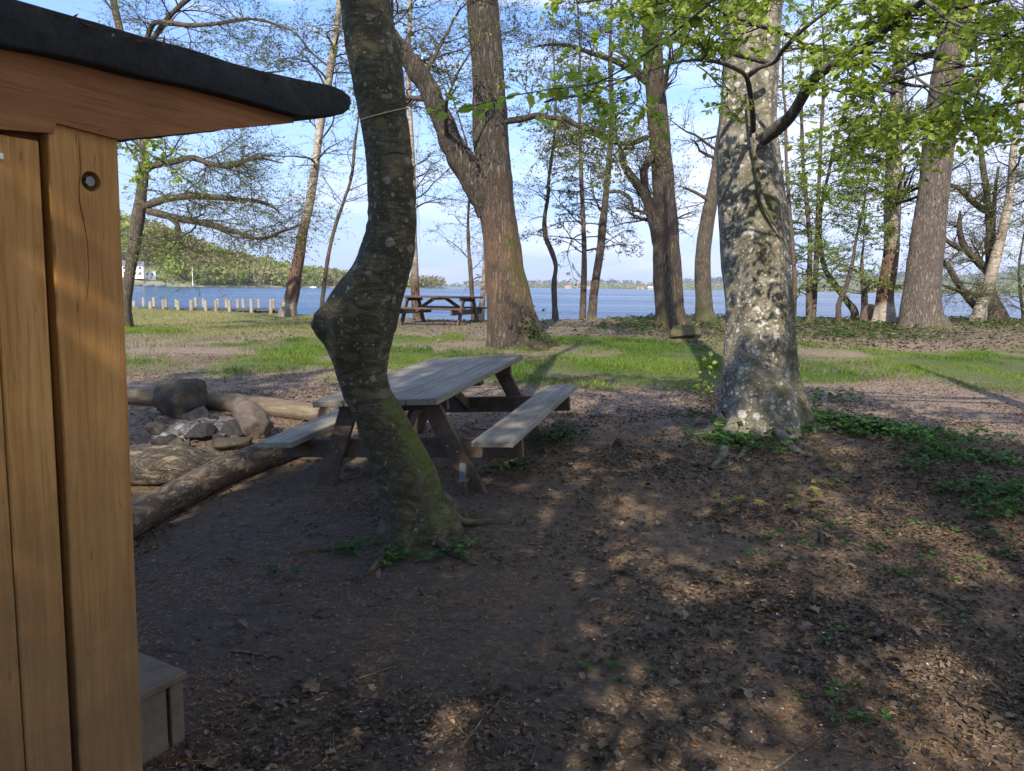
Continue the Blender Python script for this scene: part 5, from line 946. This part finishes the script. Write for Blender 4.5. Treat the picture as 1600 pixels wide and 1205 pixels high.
# ================================================================== GROUND COVER
def scatter(n, x0, x1, y0, y1, dens, rng):
    out = []; tot = 0
    while tot < n:
        x = rng.uniform(x0, x1, n*2); y = rng.uniform(y0, y1, n*2); k = rng.random(n*2) < dens(x, y); out.append(np.stack([x[k], y[k]], 1)); tot += k.sum()
        if k.mean() < .001: break
    p = np.concatenate(out)[:n]; return p[:, 0], p[:, 1]
def infr(x, y): return (np.abs(x) < y*.78+1.2)
# turf
x, y = scatter(210000, -16, 17, 8.5, 21, lambda x, y: lawn(x, y)*infr(x, y)*(.35+.65*sstep(-.3, .4, n2(x, y, 2.3, 2, 41))), rng)
z = H(x, y); n_ = len(x); d = norm(np.stack([rng.normal(size=n_)*.35, rng.normal(size=n_)*.35, np.ones(n_)], 1)); s = norm(np.cross(d, rng.normal(size=(n_, 3)))); hh = rng.uniform(.025, .075, n_)*(1+1.3*np.clip(n2(x, y, 1.3, 3, 43), -.5, 1))
colr = np.clip(.42+.9*n2(x, y, .8, 4, 45)+rng.normal(size=n_)*.2, 0, 1); mb = MB(); addleaves(mb, np.stack([x, y, z-.01], 1), d, s, d, hh[:, None], np.stack([colr, rng.uniform(.7, 1.15, n_), 0*x], 1), 'quad', .12)
tag(mb.build('grass', M['grass'], smooth=False), 'band of short bright green grass across the clearing', 'grass', kind='stuff')
M['dry_grass'] = leafmat('dry_grass', (.17, .19, .055), (.38, .34, .15), .3)
x, y = scatter(60000, -17, 16, 14, 27.5, lambda x, y: infr(x, y)*(y < crest(x)+1.0)*(1-lawn(x, y))*np.where(x < -3.2, .9, .12+.3*sstep(0, .5, n2(x, y, .9, 2, 47)))*sstep(14, 17, y), rng)
z = H(x, y); n_ = len(x); d = norm(np.stack([rng.normal(size=n_)*.45, rng.normal(size=n_)*.45, np.ones(n_)], 1)); s = norm(np.cross(d, rng.normal(size=(n_, 3)))); mb = MB()
addleaves(mb, np.stack([x, y, z-.01], 1), d, s, d, rng.uniform(.03, .09, (n_, 1)), np.stack([np.clip(rng.random(n_)*.6+.4*n2(x, y, .5, 2, 49)+.1, 0, 1), rng.uniform(.7, 1.1, n_), 0*x], 1), 'quad', .14)
tag(mb.build('dry_grass', M['dry_grass'], smooth=False), 'short yellowing grass along the top of the bank', 'grass', kind='stuff')
# leafy plants
def plants(name, label, spots, mat, lsz, hgt, seed, per=7):
    r = np.random.default_rng(seed); mb = MB()
    for (px, py, sx, sy, n_) in spots:
        g = gpt(px, py); n_ = max(2, int(n_*.85)); X = g[0]+r.normal(size=n_)*sx; Y = g[1]+r.normal(size=n_)*sy; Z = H(X, Y); hs = r.uniform(.3, 1, n_)*hgt
        top = np.stack([X+r.normal(size=n_)*.02, Y+r.normal(size=n_)*.02, Z+hs], 1); bot = np.stack([X, Y, Z-.01], 1); V, q = tubes(np.stack([bot, (bot+top)/2+r.normal(size=top.shape)*.005, top], 1), np.full((n_, 3), .0015), 3); mb.add(V, q, (.3, .8, 0))
        p = np.repeat(top, per, 0); a_ = r.uniform(0, 2*np.pi, len(p)); d = norm(np.stack([np.cos(a_), np.sin(a_), r.uniform(-.35, .35, len(p))], 1)); s = norm(np.cross(d, np.array([0, 0, 1.])+r.normal(size=d.shape)*.25))
        addleaves(mb, p+d*.008, d, s, np.cross(s, d), r.uniform(lsz*.6, lsz*1.2, (len(p), 1)), np.stack([np.repeat(r.random(n_), per)*.7+r.random(len(p))*.3, r.uniform(.65, 1.1, len(p)), np.zeros(len(p))], 1), 'ovate', .62)
    return tag(mb.build(name, M[mat], smooth=False), label, 'ground plants', kind='stuff')
plants('ground_plants', 'low green leafy plants around the lichen beech and to its right', [(1130, 690, 0.15, 0.17, 35), (1170, 700, 0.19, 0.14, 49), (1200, 680, 0.26, 0.08, 28), (1270, 655, 0.17, 0.14, 35), (1300, 668, 0.30, 0.15, 84), (1350, 672, 0.30, 0.17, 98), (1390, 680, 0.34, 0.17, 91), (1440, 690, 0.30, 0.14, 42), (1500, 690, 0.26, 0.14, 35), (1520, 720, 0.26, 0.10, 42), (1570, 730, 0.26, 0.10, 42), (1545, 775, 0.21, 0.08, 35), (1590, 790, 0.21, 0.14, 42), (1285, 625, 0.21, 0.21, 49), (1450, 705, 0.17, 0.10, 28), (1480, 740, 0.17, 0.07, 17), (1550, 810, 0.17, 0.07, 17), (1230, 645, 0.17, 0.35, 42), (1090, 660, 0.17, 0.21, 17)], 'ground_leaf', .055, .11, 301)
plants('ground_plants', 'small green seedlings at the roots of the crooked trunk', [(560, 862, .08, .05, 8), (640, 880, .12, .04, 14), (700, 868, .05, .05, 9), (610, 868, .1, .05, 8), (722, 860, .05, .04, 6), (600, 660, .05, .05, 2), (530, 862, .06, .04, 5)], 'ground_leaf', .04, .06, 303)
plants('ground_plants', 'green tufts beside the right bench of the near table', [(868, 690, .16, .15, 45), (840, 700, .15, .1, 30), (800, 735, .12, .1, 20), (880, 680, .1, .1, 20), (760, 690, .1, .2, 10), (470, 900, .1, .05, 2)], 'dark_leaf', .05, .09, 305)
plants('ground_plants', 'scattered tiny green weeds in the leaf litter at the right', [(x_, y_, .08, .06, 5) for x_, y_ in ((1188, 878), (1340, 855), (1430, 868), (1370, 830), (1400, 900), (1490, 960), (1250, 850), (1310, 990), (1330, 1075), (1580, 870), (1520, 880), (1215, 850), (1460, 820), (1555, 840), (1270, 820), (960, 1056), (1350, 1120), (1470, 905), (1500, 830))], 'ground_leaf', .035, .03, 307, 5)
rr = np.random.default_rng(5); sp_ = [(x_, 505+rr.uniform(-8, 14), .5, .8, 60) for x_ in np.linspace(960, 1130, 10)]+[(x_, 505+rr.uniform(-6, 22), .6, .9, 60) for x_ in np.linspace(1225, 1420, 10)]+[(x_, 500+rr.uniform(-5, 10), .6, .6, 40) for x_ in np.linspace(1480, 1620, 7)]
plants('bank_plants', 'green anemones and ivy covering the lake bank on the right', sp_, 'ivy_leaf', .075, .12, 309, 6)
# yellowish seedlings in the air right of centre, and the light green shoot beside the beech
for k, (spots, lb) in enumerate((([(1285, 720), (1295, 735)], 'tall yellow green seedling nearest the lichen beech roots'), ([(1225, 790), (1245, 770), (1262, 768)], 'yellow green seedling cluster at the middle of the clearing'), ([(1275, 792), (1290, 765)], 'yellow green seedling just right of the middle cluster'), ([(1160, 785), (1130, 790)], 'reddish yellow seedling left of the seedling cluster'))):
    g = gpt(spots[0][0], spots[0][1]+12); root = thing('seedling', g, lb, 'seedling'); mb = MB(); ml = MB(); r = np.random.default_rng(k)
    for (x_, y_) in spots:
        for q__ in range(3):
            g2 = gpt(x_+r.uniform(-12, 12), y_+r.uniform(4, 16)); top = g2+np.array([r.normal()*.03, r.normal()*.03, r.uniform(.05, .13)]); V, q = tubes(np.array([[g2, (g2+top)/2+r.normal(size=3)*.006, top]]), np.full((1, 3), .0016), 4); mb.add(V, q)
            a_ = r.uniform(0, 6.28, 4); d = norm(np.stack([np.cos(a_), np.sin(a_), r.uniform(-.3, .3, 4)], 1)); s = norm(np.cross(d, [0, 0, 1.])); addleaves(ml, np.tile(top, (4, 1)), d, s, np.cross(s, d), r.uniform(.035, .055, (4, 1)), np.stack([r.random(4), np.ones(4), np.zeros(4)], 1), 'ovate', .75)
    mb.build('stem', M['branch_dark'], root, local=g); ml.build('leaves', M['seedling'], root, smooth=False, local=g)
g = gpt(1118, 640); root = thing('beech_shoot', g, 'pale green leafy shoot growing at the left of the lichen beech', 'shoot'); mb = MB(); ml = MB(); r = np.random.default_rng(4)
for ep in ((1050, 604), (1085, 575), (1100, 560), (1075, 590), (1110, 545), (1095, 602), (1065, 600)):
    e_ = at(ep[0], ep[1], g[1]-.1); mid_ = (g+e_)/2+np.array([0, 0, .06]); q_ = limb(mb, [g, mid_, e_], [.005, .004, .002], 5, 14, disp=0.0005); leaves(ml, r, q_[0][None], q_[1][None], 9, (.045, .07), .35, .3, 'ovate', droop=.2)
mb.build('stem', M['branch_dark'], root, local=g); ml.build('leaves', M['young_leaf'], root, smooth=False, local=g)
# fallen leaves, needles, twigs
def flat_leaves(name, label, n, dens, area, size, mat, asp, seed, shape='ovate', tilt=.25, cat='leaves', fold=.4, colf=None):
    r = np.random.default_rng(seed); x, y = scatter(n, *area, dens, r); z = H(x, y)+r.uniform(.002, .012, len(x)); n_ = len(x); a_ = r.uniform(0, 2*np.pi, n_)
    d = norm(np.stack([np.cos(a_), np.sin(a_), r.normal(size=n_)*tilt], 1)); s = norm(np.cross(d, np.array([0, 0, 1.])+r.normal(size=(n_, 3))*tilt)); nn = np.cross(s, d)*r.choice([-1, 1], n_, p=[.4, .6])[:, None]
    mb = MB(); addleaves(mb, np.stack([x, y, z], 1), d, s, nn, (r.uniform(*size, n_)*np.clip(r.lognormal(0, .25, n_), .5, 1.6))[:, None], np.stack([r.random(n_)**1.4, r.uniform(.55, 1.1, n_), np.zeros(n_)], 1), shape, asp, fold); 
    if mat == 'petal': mb.c = [np.ones_like(q9) for q9 in mb.c]
    return tag(mb.build(name, M[mat], smooth=False), label, cat, kind='stuff')
lit = lambda x, y: infr(x, y)*np.clip(.62+1.0*n2(x, y, 1.9, 3, 191), .1, 1)*np.clip(.06+.94*sstep(-.2, 2.2, x+n2(x, y, .9, 3, 91)*1.4-.18*(y-2)*0)*sstep(9, 6, y)+.35*sstep(5, 7, y)+.5*sstep(.1, .5, n2(x, y, 1.2, 3, 93)), 0, 1)*np.where(lawn(x, y) > .5, .08, 1)*np.minimum(1, (4/np.maximum(y, 1.5))**1.1)
flat_leaves('fallen_leaves', 'brown fallen leaves scattered over the dark soil', 120000, lit, (-7, 11, 1.6, 13), (.008, .030), 'dead_leaf', .62, 401)
flat_leaves('large_fallen_leaves', 'larger curled dead leaves lying among the litter', 3600, lit, (-3, 9, 1.6, 9), (.028, .062), 'dead_leaf', .62, 411, 'lobed', tilt=.22, fold=.55)
flat_leaves('bank_litter', 'dry pinkish brown leaves lying along the right bank', 14000, lambda x, y: infr(x, y)*(1-lawn(x, y))*np.where(x > 3, 1, .25), (-6, 17, 15, 25), (.04, .09), 'dead_leaf', .65, 403)
flat_leaves('fallen_needles', 'orange brown dry needles and scales strewn over the foreground soil', 65000, lambda x, y: infr(x, y)*np.clip(.3+1.6*n2(x, y, 1.6, 4, 95), .06, 1)*np.minimum(1, (3/np.maximum(y, 1.5))**1.5), (-4, 6, 1.5, 8), (.010, .030), 'needle', .13, 405, 'quad', .15, 'needles')
flat_leaves('pale_chips', 'tiny white petals and chips on the foreground soil', 260, lambda x, y: infr(x, y)*(n2(x, y, 1.2, 2, 97) > .1)*(x > -.6), (-1, 3, 1.8, 6), (.006, .014), 'petal', .8, 407, 'quad', .2, 'petals')
def twigmesh(r, L_, rad):
    k = 8; P = [np.zeros(3)]; d = np.array([1., 0, 0])
    for i in range(k-1): d = norm(d+r.normal(size=3)*np.array([.2, .22, .03])); P.append(P[-1]+d*L_/(k-1))
    return np.array(P), rad*np.linspace(1, .45, k)
r = np.random.default_rng(21); x, y = scatter(2600, -6, 8, 1.6, 10, lambda x, y: infr(x, y)*np.minimum(1, (3/np.maximum(y, 1.5))), r); mb = MB()
for a_, b_ in zip(x, y):
    P, R = twigmesh(r, r.uniform(.03, .24), r.uniform(.001, .0032)); t_ = r.uniform(0, 6.28); c, s2 = math.cos(t_), math.sin(t_); P = P@np.array([[c, s2, 0], [-s2, c, 0], [0, 0, 1]])+[a_, b_, 0]; P[:, 2] = H(P[:, 0], P[:, 1])+.004; V, q = tubes(P[None], R[None], 4); mb.add(V, q, (0, 0, 0))
tag(mb.build('twig_litter', M['litter_twig']), 'fine broken twigs scattered in the soil of the clearing', 'twigs', kind='stuff')
TW = [((945, 995), (1000, 965), .006), ((920, 1062), (950, 1005), .005), ((720, 1175), (785, 1090), .009), ((1205, 1205), (1290, 1150), .008), ((1130, 1085), (1170, 1060), .007), ((1175, 1068), (1200, 1165), .005), ((1400, 1205), (1435, 1165), .012), ((1410, 790), (1440, 740), .006), ((540, 1068), (632, 1040), .007), ((362, 1020), (424, 1028), .010), ((825, 851), (865, 850), .011), ((918, 785), (950, 812), .008), ((1520, 1115), (1585, 1180), .009), ((1080, 1130), (1190, 1175), .006), ((880, 1110), (920, 1150), .006), ((1340, 1110), (1440, 1145), .007), ((590, 985), (620, 945), .005), ((765, 870), (810, 890), .006), ((1500, 1090), (1570, 1130), .008), ((1350, 880), (1390, 905), .006)]
for k, (a_, b_, rd) in enumerate(TW):
    A_ = gpt(*a_); B_ = gpt(*b_); n_ = 12; t_ = np.linspace(0, 1, n_)[:, None]; P = A_*(1-t_)+B_*t_; pr = norm(np.cross(B_-A_, [0, 0, 1.])); P = P+pr*(np.sin(t_*3.14*r.uniform(.8, 2))*r.normal()*.02+r.normal(size=(n_, 1))*.003); P[:, 2] = H(P[:, 0], P[:, 1])+rd*.55; mb = MB()
    V, q = tubes(P[None], (rd*.62*np.linspace(1, .5, n_))[None], 7); mb.add(V, q, (.1, 0, .1))
    m_ = P[n_//2]; sd = norm((B_-A_)*.6+pr*np.linalg.norm(B_-A_)*r.choice([-1, 1])); Ps = np.stack([m_+sd*u_ for u_ in np.linspace(0, .06+.04*r.random(), 5)]); Ps[:, 2] = H(Ps[:, 0], Ps[:, 1])+rd*.5; V, q = tubes(Ps[None], (rd*.35*np.linspace(1, .5, 5))[None], 5); mb.add(V, q)
    o = mb.build('fallen_twig', M['litter_twig'], local=P[0]); o.location = P[0]; tag(o, 'bent brown twig lying on the dark foreground soil', 'twig', 'twigs lying on the soil')
# fern-like dead conifer sprig
g = gpt(846, 1043); g2 = gpt(851, 1000); mb = MB(); ax = g2-g; n_ = 17; t_ = np.linspace(0, 1, n_); P = g+ax*t_[:, None]; P[:, 2] = H(P[:, 0], P[:, 1])+.012; V, q = tubes(P[None], np.full((1, n_), .0012), 4); mb.add(V, q, (.5, 1, 0)); X = norm(ax); S_ = norm(np.cross(X, [0, 0, 1.]))
for sg in (-1, 1):
    d = norm(X*.6+S_*sg+np.array([0, 0, .1])); d = np.tile(d, (n_, 1)); addleaves(mb, P, d, np.tile(X, (n_, 1)), np.tile([0, 0, 1.], (n_, 1)), (.034*np.sin(np.pi*np.clip(t_*.85+.12, 0, 1)))[:, None], np.tile([.9, 1, 0], (n_, 1)), 'quad', .06)
o = mb.build('conifer_sprig', M['needle'], smooth=False, local=g); o.location = g; tag(o, 'dry tan feathery conifer sprig lying in the centre foreground', 'sprig')
# stumps on the bank
rock('tree_stump', 'pinkish rotten stump at the foot of the burnt birch', 1372, 499, 40, 20, 71, 'stump', .8, 0, 9, cat='stump')
rock('tree_stump', 'dark hollow root stump below the rough oak', 1068, 530, 40, 17, 73, 'log_dark', .8, 0, 8, cat='stump')
# twine strands hanging from the tree behind the crooked trunk
mb = MB(); r = np.random.default_rng(2)
for k in range(4):
    x_ = 648+k*2.5; P = np.array([at(x_+r.normal()*1.2+2*math.sin(t_*3+k), 175+t_*(120+30*k), 22.7) for t_ in np.linspace(0, 1, 12)]); V, q = tubes(P[None], np.full((1, 12), .007), 4); mb.add(V, q)
tag(mb.build('hanging_strands', M['quay']), 'thin pale strands hanging in the gap beside the crooked trunk', 'twine')
